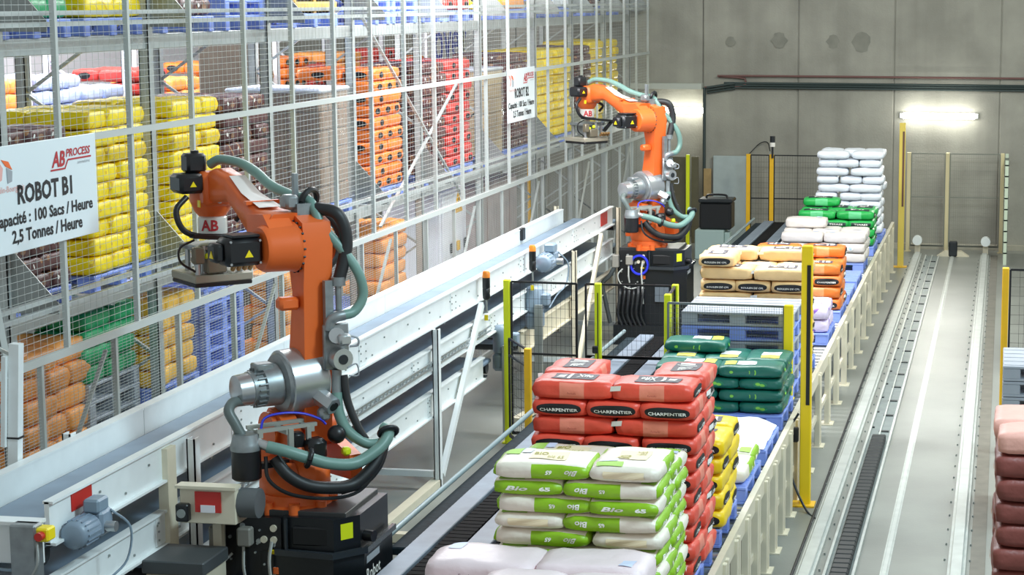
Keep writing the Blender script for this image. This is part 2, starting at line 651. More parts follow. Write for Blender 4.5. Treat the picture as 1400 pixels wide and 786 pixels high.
FILM = dict(
    red=printed('red_sack', '#e4503c', '#ee8a73', .42, side_rule(.085)),
    bio=printed('cream_green_sack', '#ede4d4', '#8fc01c', .4, bio_rule, .04),
    bioc=printed('cream_ended_sack', '#ede4d4', '#8fc01c', .4, bio_rule2, .04),
    yellow=mat('yellow_sack', '#f7d414', .4, var=.06, bump=.35, bscale=14),
    pink=mat('pale_pink_sack', '#ecd9dc', .45, var=.03, bump=.35, bscale=12),
    dkgreen=mat('dark_green_sack', '#0f6355', .42, var=.12, bump=.35, bscale=14),
    beige=printed('beige_sack', '#e3bd86', '#f0d6b6', .5, top_rule),
    orange=printed('orange_sack', '#e3772e', '#eb9a63', .42, side_rule(.08)),
    purple=printed('violet_sack', '#d9cdea', '#8a62c4', .45, blotch(17)),
    grey=mat('pale_grey_sack', '#d9d2cc', .5, var=.04, bump=.35, bscale=12),
    green=printed('bright_green_sack', '#1fa64a', '#63c987', .4, side_rule(.1)),
    white=mat('white_sack', '#e3e8f0', .45, var=.03, bump=.35, bscale=12),
    maroon=mat('maroon_sack', '#84463f', .45, var=.12, bump=.4, bscale=12),
    rose=mat('rose_sack', '#f0b3a4', .45, var=.05, bump=.35, bscale=12),
    ryellow=printed('rack_yellow_sack', '#fcdc0a', '#e2b70e', .42, blotch(31), .07),
    brown=printed('rack_brown_sack', '#5a3434', '#a5734a', .42, blotch(23), .15),
    rorange=mat('rack_orange_sack', '#ef7d2c', .42, var=.1, bump=.35, bscale=14),
    rred=mat('rack_red_sack', '#cf4038', .42, var=.1, bump=.35, bscale=14),
    rgreen=mat('rack_green_sack', '#1f9d62', .42, var=.15, bump=.35, bscale=14),
    rpeach=mat('rack_peach_sack', '#f5a455', .45, var=.1, bump=.35, bscale=14),
    rblue=mat('rack_pale_blue_sack', '#b9c8ee', .4, var=.1, bump=.35, bscale=14),
    rgold=mat('rack_gold_sack', '#f2bd4a', .42, var=.12, bump=.35, bscale=14),
)
FIRST = {}


def sack_proto(style, L, W, T, variant):
    """the thing (one mesh) with its printed labels as children; kept for copying"""
    key = (style, round(L, 3), round(W, 3), round(T, 3), variant)
    if key in FIRST:
        return FIRST[key]
    s = Sack(L, W, T * .985, variant * 3 + 1 + len(style), {'ryellow': .38, 'brown': .42, 'pink': .55, 'bio': .62, 'bioc': .62, 'white': .75, 'green': .6, 'dkgreen': .6}.get(style, .45))
    me = s.mb().mesh('sack', (0, 0, 0), 180)
    me.materials.append(FILM[style])
    root = bpy.data.objects.new('sack', me)
    COL.objects.link(root)

    def part(name, mb, m, p=root):
        me = mb.mesh(name)
        me.materials.append(m)
        o = bpy.data.objects.new(name, me)
        COL.objects.link(o)
        o.parent = p
        return o
    if style in ('red', 'beige', 'orange', 'yellow'):
        txt = {'red': 'CHARPENTIER', 'beige': 'ROULEN DE CPL', 'orange': 'CHARPENTIER', 'yellow': 'CHARPENTIER'}[style]
        for fc in ('+x', '-x'):
            o = part('end_label', s.oval(fc, .84, .70, 0, -.06, pw=2.8), INK)
            part('lettering', s.text(fc, txt, 1.42 if style == 'red' else 1.3, 0, -.2, hb=.42 if style == 'red' else .34, bold=.015), INKW, o)
        o = part('top_print', s.rect('+z', -.62, .5, -.44, .56), mat('faded_ink', '#4d4b52' if style != 'beige' else '#38363a', .6))
        part('print_patch', s.rect('+z', -.5, -.3, -.25, .3, .006, 2, 2).add(*_vf(s.rect('+z', -.22, -.14, -.35, .4, .006, 2, 2)))
             .add(*_vf(s.text('+z', 'Xfle', .42, .2, .05, .006, .5))), INKW, o)
        if style in ('red', 'orange', 'beige'):
            part('paper_tag', MB().add([s.f(.97, -.93, .1) + Vector(d) for d in ((0, -.012, 0), (.075, -.03, .01), (.08, -.03, .045), (.005, -.012, .035))], [(0, 1, 2, 3)]), INKW)
    if style == 'red':
        for fc in ('-y', '+y'):
            part('side_print', s.text(fc, 'Farinelle', .22, 0, -.3, hb=.25, bold=-.01, skew=.3), mat('rust_ink', '#a8392c', .6))
    if style.startswith('bio'):
        for fc, fl in (('-y', True), ('+y', True)):
            part('lettering', s.text(fc, 'Bio', .26, .62 if fc == '-y' else -.62, 0, hb=.85, bold=.03, flip=fl, skew=.25), INKW)
            part('lettering', s.text(fc, '65', .13, .17 if fc == '-y' else -.17, .0, hb=.62, bold=.04, flip=fl), INKW)
        for fc in ('+x', '-x'):
            if style == 'bio' or fc == '+x':
                part('lettering', s.text(fc, 'Bio', .62, -.3, 0, hb=.7, bold=.03, skew=.25), INKW)
                part('lettering', s.text(fc, '65', .34, .5, 0, hb=.6, bold=.05), INKW)
            else:
                part('straw_panel', s.rect(fc, -.6, .6, -.6, .5), mat('straw_ink', '#eddcb8', .6))
        o = part('top_print', s.rect('+z', -.35, .45, -.5, .45), mat('straw_ink', '#eddcb8', .6))
        part('lettering', s.text('+z', 'BIO', .3, -.15, .2, .007, .35), mat('olive_ink', '#a7a348', .6), o)
        part('lettering', s.text('+z', 'blé 65', .34, .2, -.22, .007, .3, 0), mat('olive_ink', '#a7a348', .6), o)
        part('green_corner', s.rect('+z', -.93, -.62, .1, .9, .004), mat('fresh_green_ink', '#9ccb4e', .6))
        part('sticker', s.rect('+z', -.6, -.4, .3, .85, .006, 2, 2), mat('pale_blue_label', '#cfd8f0', .5))
    if style == 'dkgreen':
        for fc in ('+x', '-x'):
            o = part('emblem', s.oval(fc, .34, .62, 0, 0), mat('emblem_green', '#1d7a58', .5))
            part('leaf', s.oval(fc, .12, .3, -.1, .1, .007).add(*_vf(s.oval(fc, .12, .3, .1, -.1, .007))), INKLG, o)
        for fc in ('-y', '+y'):
            part('leaf_print', s.oval(fc, .06, .3, -.6, 0).add(*_vf(s.rect(fc, .15, .19, -.5, .5, .004, 1, 2))).add(*_vf(s.rect(fc, -.03, .0, -.3, .4, .004, 1, 2))), INKLG)
        part('white_label', s.rect('+z', -.15, .45, -.3, .6), LABELW)
        part('yellow_label', s.rect('+z', .5, .86, -.3, .6), LABELY)
    if style == 'green':
        part('top_print', s.rect('+z', -.75, .6, -.65, .65), mat('dark_ink_green', '#12302a', .6))
        part('print_patch', s.text('+z', 'Tfxle', .8, -.1, -.1, .007, .7), INKW)
        for fc in ('+x', '-x'):
            o = part('end_label', s.rect(fc, -.8, .8, -.5, .5), mat('dark_ink_green', '#12302a', .6))
            part('lettering', s.text(fc, 'TERRES', 1.1, 0, 0, .007, .5), INKW, o)
    if style == 'grey':
        for fc in ('+x', '-x'):
            o = part('round_emblem', s.oval(fc, .22, .62), INKW)
            part('emblem_ring', s.oval(fc, .12, .36, out=.007), mat('ice_ink', '#a9c3d8', .6), o)
        part('sticker', s.rect('+z', .5, .75, -.1, .5), mat('pale_blue_label', '#cfd8f0', .5))
    if style == 'pink':
        part('side_print', s.text('-y', 'Feeder', .3, -.2, .1, hb=.4, bold=0), mat('mauve_ink', '#a08890', .6))
        part('sticker', s.rect('+z', -.8, -.55, .25, .8), mat('pale_blue_label', '#cfd8f0', .5))
    if style in ('rorange', 'rred'):
        for fc in ('-x', '+x', '-y'):
            part('end_label', s.oval(fc, .5 if fc[1] == 'x' else .3, .62), INK)
    if style in ('brown',):
        part('end_label', s.oval('-x', .26, .42, .1).add(*_vf(s.oval('+x', .26, .42, .1))), mat('gold_ink', '#8a6446', .6))
        part('print_patch', s.oval('-x', .1, .3, -.55, .2).add(*_vf(s.oval('-y', .05, .3, .3, .1))), INKW)
    if style == 'maroon':
        part('side_print', s.text('-y', 'blé tendre', .5, .1, .1, hb=.5, bold=0), mat('copper_ink', '#c98552', .6))
    root.hide_render = False
    FIRST[key] = root
    root['_fresh'] = 1
    return root


def _vf(mb):
    return mb.v, mb.f


REST = []                                                     # sacks past the first few hundred: joined into one object


def new_sack(style, L, W, T, variant, loc, rz, label, group, rx=0.0, rest=False):
    if rest:
        REST.append((style, L, W, T, variant, loc, rz))
        return None
    p = sack_proto(style, L, W, T, variant)
    if p.get('_fresh'):
        del p['_fresh']
        o = p
    else:
        o = dup(p)
    o.location = loc
    o.rotation_euler = (rx, 0, rz)
    tag(o, label, 'sack', group)
    return o


def stack(style, W, D, T, x, y, z, layers, colour, where, first='A', turn=0, skip=(), hide_rear_below=2, jit=.012, lay0=0, group=None, rest=False, keep='rear right', omit=None):
    """5-sack layers; (x, y) is the middle of the FRONT edge; front looks to -y (turn=0) or +x (turn=pi/2)"""
    pin = style == 'bio'                                      # pinwheel of four sacks
    L, S = W / 2, W / 3
    c, sn = math.cos(turn), math.sin(turn)
    group = group or (colour + 's ' + where)
    rr = random.Random(len(colour) * 31 + int(y * 10) + layers)
    for k in range(layers):                                   # k = 0 at the top
        lay = layers - 1 - k
        typ = first if k % 2 == 0 else ('B' if first == 'A' else 'A')
        lo = []
        if typ == 'A':
            dA = S * 1.06
            lo = [('front left', -W / 4, dA / 2, 0), ('front right', W / 4, dA / 2, PI),
                  ('rear left', -W / 3, dA + L / 2, -PI / 2), ('rear middle', 0, dA + L / 2, -PI / 2), ('rear right', W / 3, dA + L / 2, -PI / 2)]
        else:
            dB = L
            lo = [('front left', -W / 3, dB / 2, PI / 2), ('front middle', 0, dB / 2, PI / 2), ('front right', W / 3, dB / 2, PI / 2),
                  ('rear left', -W / 4, dB + S * .53, 0), ('rear right', W / 4, dB + S * .53, PI)]
        if pin:
            L, S = W * .585, W * .415
            m_ = 1 if typ == 'A' else -1
            lo = [('front ' + ('left' if m_ > 0 else 'right'), m_ * (-W / 2 + L / 2), S / 2, 0 if m_ > 0 else PI),
                  ('front ' + ('right' if m_ > 0 else 'left'), m_ * (W / 2 - S / 2), L / 2, PI / 2),
                  ('rear ' + ('right' if m_ > 0 else 'left'), m_ * (W / 2 - L / 2), L + S / 2, PI if m_ > 0 else 0),
                  ('rear ' + ('left' if m_ > 0 else 'right'), m_ * (-W / 2 + S / 2), S + L / 2, -PI / 2)]
        for n, px, py, a in lo:
            if (k, n) in skip or (omit and omit(k, n)):
                continue
            if k >= hide_rear_below and n.startswith('rear') and n != keep and not (pin and n == 'rear right'):
                continue
            px += rr.uniform(-jit, jit)
            py += rr.uniform(-jit, jit)
            wx, wy = x + c * px - sn * py, y + sn * px + c * py
            lab = '%s, %s, %s layer, %s' % (colour, n, ORD[k + lay0], where)
            new_sack('bioc' if pin and k in (0, 3, 4, 7) and 'front' in n and abs(px) > W * .28 else style, L, S * (1.06 if style == 'ryellow' else 1.02), T, rr.randrange(3), (wx, wy, z + lay * T), a + turn + rr.uniform(-.025, .025), lab, group, 0, rest)


# ------------------------------------------------------------------ plastic pallets
PAL = {}


def pallet(x, y, z, W, D, colour, label, group, rz=0):
    """open sided plastic pallet with three skids; W along x, D along y"""
    key = (round(W, 2), round(D, 2), colour)
    if key not in PAL:
        m = {'blue': PALB, 'grey': PALG}[colour]
        dk = MB().bbox(-W / 2, W / 2, -D / 2, D / 2, .115, .142, .006)
        for i in range(5):
            yy = -D / 2 + D * (i + .5) / 5
            dk.box(-W / 2 + .01, W / 2 - .01, yy - .05, yy + .05, .142, .146)
        de = dk.mesh('deck')
        sk = MB()
        sk.bbox(-W / 2, W / 2, -.055, .055, 0, .025, .005)
        for xx in (-W / 2 + .08, 0, W / 2 - .08):
            sk.bbox(xx - .08, xx + .08, -.055, .055, .02, .12, .008)
        se = sk.mesh('skid')
        de.materials.append(m)
        se.materials.append(m)
        PAL[key] = (de, se)
    de, se = PAL[key]
    t = thing('plastic_pallet', label, 'pallet', (x, y, z), rz, group)
    share('deck', de, parent=t)
    for yy in (-D / 2 + .06, 0, D / 2 - .06):
        share('skid', se, parent=t, loc=(0, yy, 0))
    return t

# ------------------------------------------------------------------ pallet roller conveyor along the right
t = thing('pallet_conveyor', 'long low beige pallet conveyor carrying the sack pallets beside the rails', 'conveyor', (-2.6, 9, 0))
for x in (-1.93, -3.32):
    obj('side_rail', MB().box(x - .025, x + .025, 9, 35.4, .70, .84), CREAM, t)
    obj('lower_rail', MB().box(x - .015, x + .015, 9, 35.4, .30, .36), CREAM, t)
leg = MB().bbox(-.03, .03, -.09, -.03, 0, .8, .005).bbox(-.03, .03, .03, .09, 0, .8, .005).box(-.07, .07, -.11, .11, 0, .012)
lg = leg.mesh('leg')
lg.materials.append(CREAM)
rol = MB().cyl((-.66, 0, 0), (.66, 0, 0), .035, 8).mesh('roller', (0, 0, 0), 60)
rol.materials.append(STEEL)
y = 9.3
while y < 35.3:
    for x in (-1.91, -3.34):
        share('leg', lg, parent=t, loc=(x + 2.6, y - 9, 0))
    y += .62 if y < 18 else 1.16
for k in range(130):
    share('roller', rol, parent=t, loc=(-.025, .2 + k * .2, .72))

CONV = 0.757
BASE = CONV + .147
for nm, x, y0, W, D, n, cols in [
    ('under the pale pink sacks', -2.68, 10.33, 1.25, 1.06, 1, ['blue']),
    ('under the cream and green sacks', -2.6, 11.55, 1.15, .9, 1, ['blue']),
    ('under the red sacks', -2.58, 12.78, 1.15, .95, 1, ['blue']),
    ('under the yellow sacks', -2.58, 14.1, 1.15, .95, 1, ['blue']),
    ('under the single layer of cream and green sacks', -2.58, 15.4, 1.2, 1.0, 1, ['blue']),
    ('under the white film sheet', -2.58, 16.75, 1.2, 1.0, 1, ['blue']),
    ('under the dark green sacks', -2.6, 18.2, 1.2, 1.0, 1, ['blue']),
    ('under the beige sacks', -2.58, 20.62, 1.15, .95, 1, ['blue']),
    ('under the violet sacks', -2.58, 22.9, 1.2, .95, 1, ['blue']),
    ('under the orange sacks with black ends', -2.58, 24.6, 1.2, .95, 1, ['blue']),
    ('under the pale grey sacks', -2.62, 29.2, 1.2, 1.0, 1, ['blue']),
    ('under the bright green sacks', -2.6, 31.2, 1.2, 1.0, 1, ['blue']),
    ('under the tall white sack stack', -2.54, 32.9, 1.15, .95, 1, ['blue'])]:
    pallet(x, y0 + D / 2, CONV, W, D, cols[0], 'blue plastic pallet %s on the beige conveyor' % nm, 'blue pallets on the conveyor')
for k, c in enumerate(['blue', 'grey', 'blue', 'grey', 'blue', 'grey']):
    pallet(-2.6, 19.95, CONV + .03 + k * .15, 1.14, 1.0, c, 'empty %s plastic pallet, %s from top, pile behind the dark green sacks' % (c, ORD[5 - k]), 'pile of empty pallets')
for k, yy in enumerate((26.1, 27.4)):
    pallet(-2.58, yy + .5, CONV, 1.2, 1.05, 'blue', 'empty blue pallet on the conveyor, %s the orange sacks' % ('right behind' if k == 0 else 'two pallets behind'), 'empty blue pallets on the conveyor')

stack('pink', 1.36, 1.1, .198, -2.68, 10.3, BASE, 3, 'pale pink sack', 'nearest pallet', 'B', skip=((0, 'front left'),), omit=lambda k, n: k == 2 and 'right' not in n)
stack('bio', 1.06, .9, .1065, -2.54, 11.56, BASE, 10, 'cream and green sack', 'tall pallet before the red one', 'A', skip=((0, 'rear left'), (0, 'rear right')))
stack('red', 1.13, .95, .1215, -2.555, 12.78, BASE, 11, 'red sack', 'pallet between cream-green and yellow sacks', 'A', omit=lambda k, n: k > 5 and 'right' not in n, skip=((0, 'rear middle'),))
stack('yellow', 1.12, .95, .135, -2.55, 14.1, BASE, 5, 'yellow sack with black labels', 'pallet behind the red one', 'B', omit=lambda k, n: k > 0 and n != 'front right' and n != 'rear right')
stack('bio', 1.08, .95, .13, -2.54, 15.45, BASE, 1, 'cream and green sack', 'single layer behind the yellow pallet', 'A', group='cream and green sacks in a single layer')
stack('dkgreen', 1.24, .95, .115, -2.62, 18.2, BASE, 5, 'dark green sack', 'pallet before the empty pallets', 'B',
      skip=((0, 'front left'), (0, 'front middle'), (0, 'front right'), (0, 'rear right')))
stack('beige', 1.14, .95, .133, -2.6, 20.62, BASE, 9, 'beige sack with black labels', 'pallet behind the empty pallets', 'B', omit=lambda k, n: k > 4 and 'right' not in n,
      skip=((0, 'front middle'), (0, 'front right')))
stack('purple', 1.12, .9, .15, -2.56, 22.9, BASE, 2, 'violet and white sack', 'low pallet between beige and orange sacks', 'B', omit=lambda k, n: n == 'front left')
stack('orange', 1.14, .95, .148, -2.56, 24.62, BASE, 5, 'orange sack with black ends', 'pallet behind the violet sacks', 'B', omit=lambda k, n: k > 2 and 'right' not in n,
      skip=((0, 'front left'), (0, 'front middle'), (0, 'front right')))
stack('grey', 1.26, 1.0, .145, -2.63, 29.2, BASE, 4, 'pale grey sack', 'pallet before the bright green sacks', 'B',
      skip=((0, 'front left'), (0, 'front middle'), (0, 'front right'), (0, 'rear right')))
stack('green', 1.2, 1.0, .14, -2.6, 31.2, BASE, 5, 'bright green sack', 'pallet before the tall white stack', 'B',
      skip=((0, 'front left'), (0, 'front middle'), (0, 'front right'), (0, 'rear right')))
stack('white', 1.08, .95, .138, -2.53, 32.9, BASE, 10, 'white sack', 'tall stack before the back wall', 'A', jit=.035)

t = thing('film_sheet', 'crumpled white film sheet lying on a blue pallet before the dark green sacks', 'sheet', (-2.58, 17.25, BASE))
m = MB()
n = 14
for i in range(n + 1):
    for j in range(n + 1):
        u, v = i / n * 2 - 1, j / n * 2 - 1
        z = .075 + .02 * math.sin(5 * u + 3 * v) * math.cos(4 * v) + .012 * math.sin(11 * u - 7 * v)
        if max(abs(u), abs(v)) > .9:
            z -= .07
        m.v.append((-2.58 + u * .58, 17.25 + v * .5, BASE + max(z, .004)))
for i in range(n):
    for j in range(n):
        o = i * (n + 1) + j
        m.f.append((o, o + n + 1, o + n + 2, o + 1))
obj('film', m, mat('white_film', '#dfe3ee', .3, var=.04), t, 180)

# stacks at the right edge
for k in range(1):
    pallet(.57, 12.85, 0, 1.12, 1.0, 'grey', 'grey pallet under the maroon sack stack at the right edge', None)
stack('maroon', 1.14, .95, .15, .565, 12.35, .147, 12, 'maroon sack', 'stack at the right edge', 'B', keep='rear left', omit=lambda k, n: 'right' in n)
stack('rose', 1.14, .95, .15, .565, 12.35, .147 + 1.8, 1, 'rose pink sack', 'on top of the maroon stack', 'A')
for k in range(10):
    pallet(.64, 18.6, k * .147, 1.2, 1.0, 'grey', 'pale grey pallet, %s from top, pile behind the right mesh fence' % ORD[9 - k], 'grey pallets at the right edge')

# ------------------------------------------------------------------ floor rails of the transfer car
RAIL = mat('rail_steel', '#bfc4bf', .34, .2, var=.1)
for x, w_, h, lab in ((-1.56, .15, .06, 'left one of the three steel floor rails, beside the cable trough'),
                      (-.91, .07, .012, 'thin middle one of the three steel floor rails'),
                      (-.31, .15, .06, 'right one of the three steel floor rails')):
    t = thing('floor_rail', lab, 'rail', (x, 22, 0), group='floor rails')
    obj('rail', MB().box(x - w_ / 2, x + w_ / 2, 8, 37.4, 0, h * .45).bbox(x - w_ * .33, x + w_ * .33, 8, 37.4, h * .4, h, .006), RAIL, t)
    if h > .03:
        m = MB()
        for k in range(58):
            for s in (-1, 1):
                m.cyl((x + s * (w_ / 2 + .035), 8.2 + k * .5, 0), (x + s * (w_ / 2 + .03), 8.2 + k * .5, .02), .009, 6)
        obj('bolt', m, GALV, t, kind='stuff')
t = thing('cable_trough', 'shallow steel cable trough with dark energy chain beside left floor rail', 'cable trough', (-1.3, 22, 0))
for x in (-1.40, -1.16):
    obj('trough_edge', MB().box(x - .012, x + .012, 8, 37.2, 0, .03), RAIL, t)
obj('trough_bed', MB().box(-1.39, -1.17, 8, 37.2, 0, .008), mat('trough_bed', '#7c8685', .45, .3, var=.15), t)
m = MB()
for k in range(18):
    m.box(-1.30, -1.19, 21.7 + k * .86, 21.76 + k * .86, .008, .02)
    m.box(-1.385, -1.36, 21.9 + k * .86, 21.95 + k * .86, .008, .02)
obj('cross_tie', m, DARK, t, kind='stuff')
link = MB().bbox(-.075, .075, -.065, .065, 0, .07, .012).mesh('chain_link')
link.materials.append(mat('energy_chain', '#1d2426', .5))
for k in range(94):
    share('chain_link', link, parent=t, loc=(.03, -13.9 + k * .141, .01))
obj('cable_shadow_line', MB().tube([(-1.68, 8, .012), (-1.67, 17, .012), (-1.69, 26, .012), (-1.67, 34, .012)], .012, 6), INK, t, 60)  # dark tube left of the rail: cable and its shadow line put into ink
obj('divider', MB().box(-1.29, -1.275, 21.2, 37.2, 0, .028), RAIL, t)
struct('floor_stripe', MB().box(-.20, -.07, 5, 37.5, 0, .004), mat('dark_floor_paint', '#6d6a60', .6, var=.15), bpy.data.objects['floor'])
t = thing('rail_buffer', 'dark buffer block at the far end of middle rail', 'buffer', (-.9, 37.3, 0))
obj('block', MB().bbox(-.98, -.82, 37.2, 37.4, .0, .28, .02), DARK, t)
obj('foot', MB().prism([(-1.2, 0), (-.6, 0), (-.75, .1), (-1.05, .1)], 'y', 37.22, 37.42), CREAM, t)
for x in (-1.58, -.3):
    t = thing('buffer_stop', 'round pale buffer stop at far end of the %s rail' % ('left' if x < -1 else 'right'), 'buffer', (x, 37.6, 0))
    obj('post', MB().box(x - .05, x + .05, 37.6, 37.75, 0, .22), CREAM, t)
    obj('disc', MB().cyl((x, 37.62, .26), (x, 37.45, .26), .09, 14), WHITE, t, 60)

# ------------------------------------------------------------------ pallet rack on the left
UPY = [10.9, 13.5, 16.1, 18.9, 21.5, 24.1, 27.0, 30.3, 33.0, 35.8, 38.2]
FX, RX = -7.3, -8.45


def rack(name, label, fx, rx, ys, levels, top, brackets, m1=None):
    m1 = m1 or RACKM
    t = thing(name, label, 'rack', (fx, ys[0], 0))
    for y in ys:
        for x in (fx, rx):
            obj('upright', MB().box(x - .045, x + .045, y - .05, y - .042, 0, top).box(x - .045, x - .037, y - .05, y + .05, 0, top)
                .box(x + .037, x + .045, y - .05, y + .05, 0, top).box(x - .07, x + .07, y - .07, y + .07, 0, .01), m1, t)
        z = .2
        k = 0
        while z < top - .5:
            a, b = (fx - .05, rx + .05) if k % 2 == 0 else (rx + .05, fx - .05)
            obj('frame_brace', MB().beam((a, y, z), (b, y, z + .72), .035, .025), DARK if k % 3 == 0 else m1, t)
            z += .76
            k += 1
    for z in levels:
        for i in range(len(ys) - 1):
            for x in (fx, rx):
                obj('beam', MB().bbox(x - .025, x + .025, ys[i] + .05, ys[i + 1] - .05, z - .13, z, .006), m1, t)
            for q in (.25, .5, .75):
                yy = ys[i] + (ys[i + 1] - ys[i]) * q
                obj('cross_bar', MB().box(rx + .03, fx - .03, yy - .03, yy + .03, z - .06, z - .012), m1, t)
    if brackets:
        for z in levels:
            for y in ys:
                obj('bracket', MB().prism([(fx + .05, z + .55), (fx + .05, z + .06), (fx + .42, z + .06), (fx + .42, z + .14)], 'y', y - .006, y + .006), GALV, t)
            for dz in (.12, .20):
                obj('guide_bar', MB().box(fx + .40, fx + .44, ys[0], ys[-1], z + dz - .022, z + dz + .012), m1, t)
    return t


LOW, UPP = 2.42, 4.5
ra = rack('pallet_rack', 'long galvanised pallet rack behind the wire fence, full of sacks', FX, RX, UPY, (LOW, UPP), 5.4, True)
for a, b in (((-7.05, 21.2, 4.6), (-7.05, 25.4, 2.1)), ((-7.05, 25.0, 3.7), (-7.05, 21.7, 2.2))):
    obj('cross_brace', MB().beam(a, b, .035, .02), RACKM, ra)

mid = [('brown', 14.0, .95, 9, .14, 'brown sack', 'rack stack behind the near sign'),
       ('ryellow', 15.42, 1.1, 9, .148, 'yellow sack', 'rack stack right beside the near sign'),
       ('ryellow', 17.02, 1.1, 9, .148, 'yellow sack', 'second yellow rack stack from the near sign'),
       ('brown', 18.26, 1.12, 9, .145, 'brown sack', 'rack stack left of the film-wrapped load'),
       ('rorange', 22.75, 1.1, 10, .142, 'orange sack', 'rack stack with black oval labels'),
       ('brown', 24.75, .98, 10, .142, 'brown sack', 'rack stack between orange and red'),
       ('rred', 25.98, 1.08, 10, .142, 'red sack', 'rack stack with black oval labels'),
       ('brown', 29.35, 1.1, 10, .142, 'brown sack', 'rack stack behind the farther sign'),
       ('ryellow', 31.0, 1.1, 10, .142, 'yellow sack', 'rack stack just past the farther sign'),
       ('ryellow', 32.3, 1.1, 10, .142, 'yellow sack', 'second rack stack past the farther sign'),
       ('brown', 34.0, 1.1, 10, .142, 'brown sack', 'rack stack between two far yellow ones'),
       ('ryellow', 35.1, 1.05, 10, .148, 'yellow sack', 'last rack stack but one before back wall'),
       ('ryellow', 36.5, 1.1, 10, .148, 'yellow sack', 'last rack stack before the back wall')]
for st, yc, W, n, T, lab, wh in mid:
    pallet(-7.8, yc, LOW, 1.08, W, 'blue', 'blue pallet under the %s, %s' % (lab.replace('sack', 'sacks'), wh), 'blue pallets on the lower beams')
    stack(st, W, 1, T, -7.26, yc, LOW + .147, n, lab, wh, 'A' if int(yc * 10) % 2 else 'B', PI / 2, hide_rear_below=1, jit=.02, rest=yc > 18, keep='')
up = [('rgreen', 14.1, 1.1, 'green sack', 'upper rack level above the near sign'), ('ryellow', 15.42, 1.1, 'yellow sack', 'upper rack level, first yellow stack'),
      ('brown', 16.95, 1.15, 'brown sack', 'upper rack level beside the first yellow stack'), ('white', 24.7, .95, 'white sack', 'upper rack level'),
      ('rred', 25.9, 1.1, 'red sack', 'upper rack level'), ('ryellow', 27.75, 1.1, 'yellow sack', 'upper rack level, far yellow stack'),
      ('rpeach', 29.2, 1.1, 'peach sack', 'upper rack level'), ('white', 32.2, 1.1, 'white sack', 'upper rack level, far white stack'),
      ('brown', 34.6, 1.1, 'brown sack', 'upper rack level near the back wall')]
for st, yc, W, lab, wh in up:
    pallet(-7.8, yc, UPP, 1.08, W, 'blue', 'blue pallet under the %s, %s' % (lab.replace('sack', 'sacks'), wh), 'blue pallets on the upper beams')
    stack(st, W, 1, .16, -7.26, yc, UPP + .147, 2, lab, wh, 'A' if int(yc * 10) % 2 else 'B', PI / 2, hide_rear_below=0, jit=.02, rest=True, keep='')
for yc, wh, n in ((18.3, 'beside the upper brown sacks', 4), (22.4, 'behind the crate', 4), (23.5, 'before the upper white sacks', 3), (31.0, 'past the upper peach sacks', 4), (36.6, 'near the back wall', 4)):
    for k in range(n):
        pallet(-7.8, yc, UPP + k * .147, 1.08, 1.0, 'blue', 'empty blue pallet, %s from top, upper rack pile %s' % (ORD[n - 1 - k], wh), 'empty pallets on the upper beams')
pallet(-7.8, 20.3, UPP, 1.08, 1.4, 'blue', 'blue pallet under the slatted wooden crate on upper rack level', None)
WOOD = mat('crate_wood', '#d2a85a', .6, var=.15, vscale=9)
t = thing('wooden_crate', 'slatted yellowish wooden crate on the upper rack level above the wrapped load', 'crate', (-7.8, 20.3, UPP + .147))
z0 = UPP + .147
for k in range(3):
    obj('slat', MB().bbox(-7.27, -7.25, 19.65, 20.95, z0 + .02 + k * .15, z0 + .12 + k * .15, .004), WOOD, t)
    obj('slat', MB().bbox(-8.33, -7.27, 19.63, 19.65, z0 + .02 + k * .15, z0 + .12 + k * .15, .004), WOOD, t)
for yy in (19.7, 20.3, 20.9):
    obj('post', MB().box(-7.30, -7.27, yy - .04, yy + .04, z0, z0 + .5), WOOD, t)
obj('label', MB().box(-7.25, -7.245, 20.35, 20.6, z0 + .16, z0 + .3), LABELW, t)
obj('label_strip', MB().box(-7.25, -7.245, 20.30, 20.35, z0 + .16, z0 + .3), INKB, t)
obj('filling', MB().bbox(-8.3, -7.31, 19.68, 20.92, z0, z0 + .45, .02), mat('crate_shade', '#4a4030', .8), t)


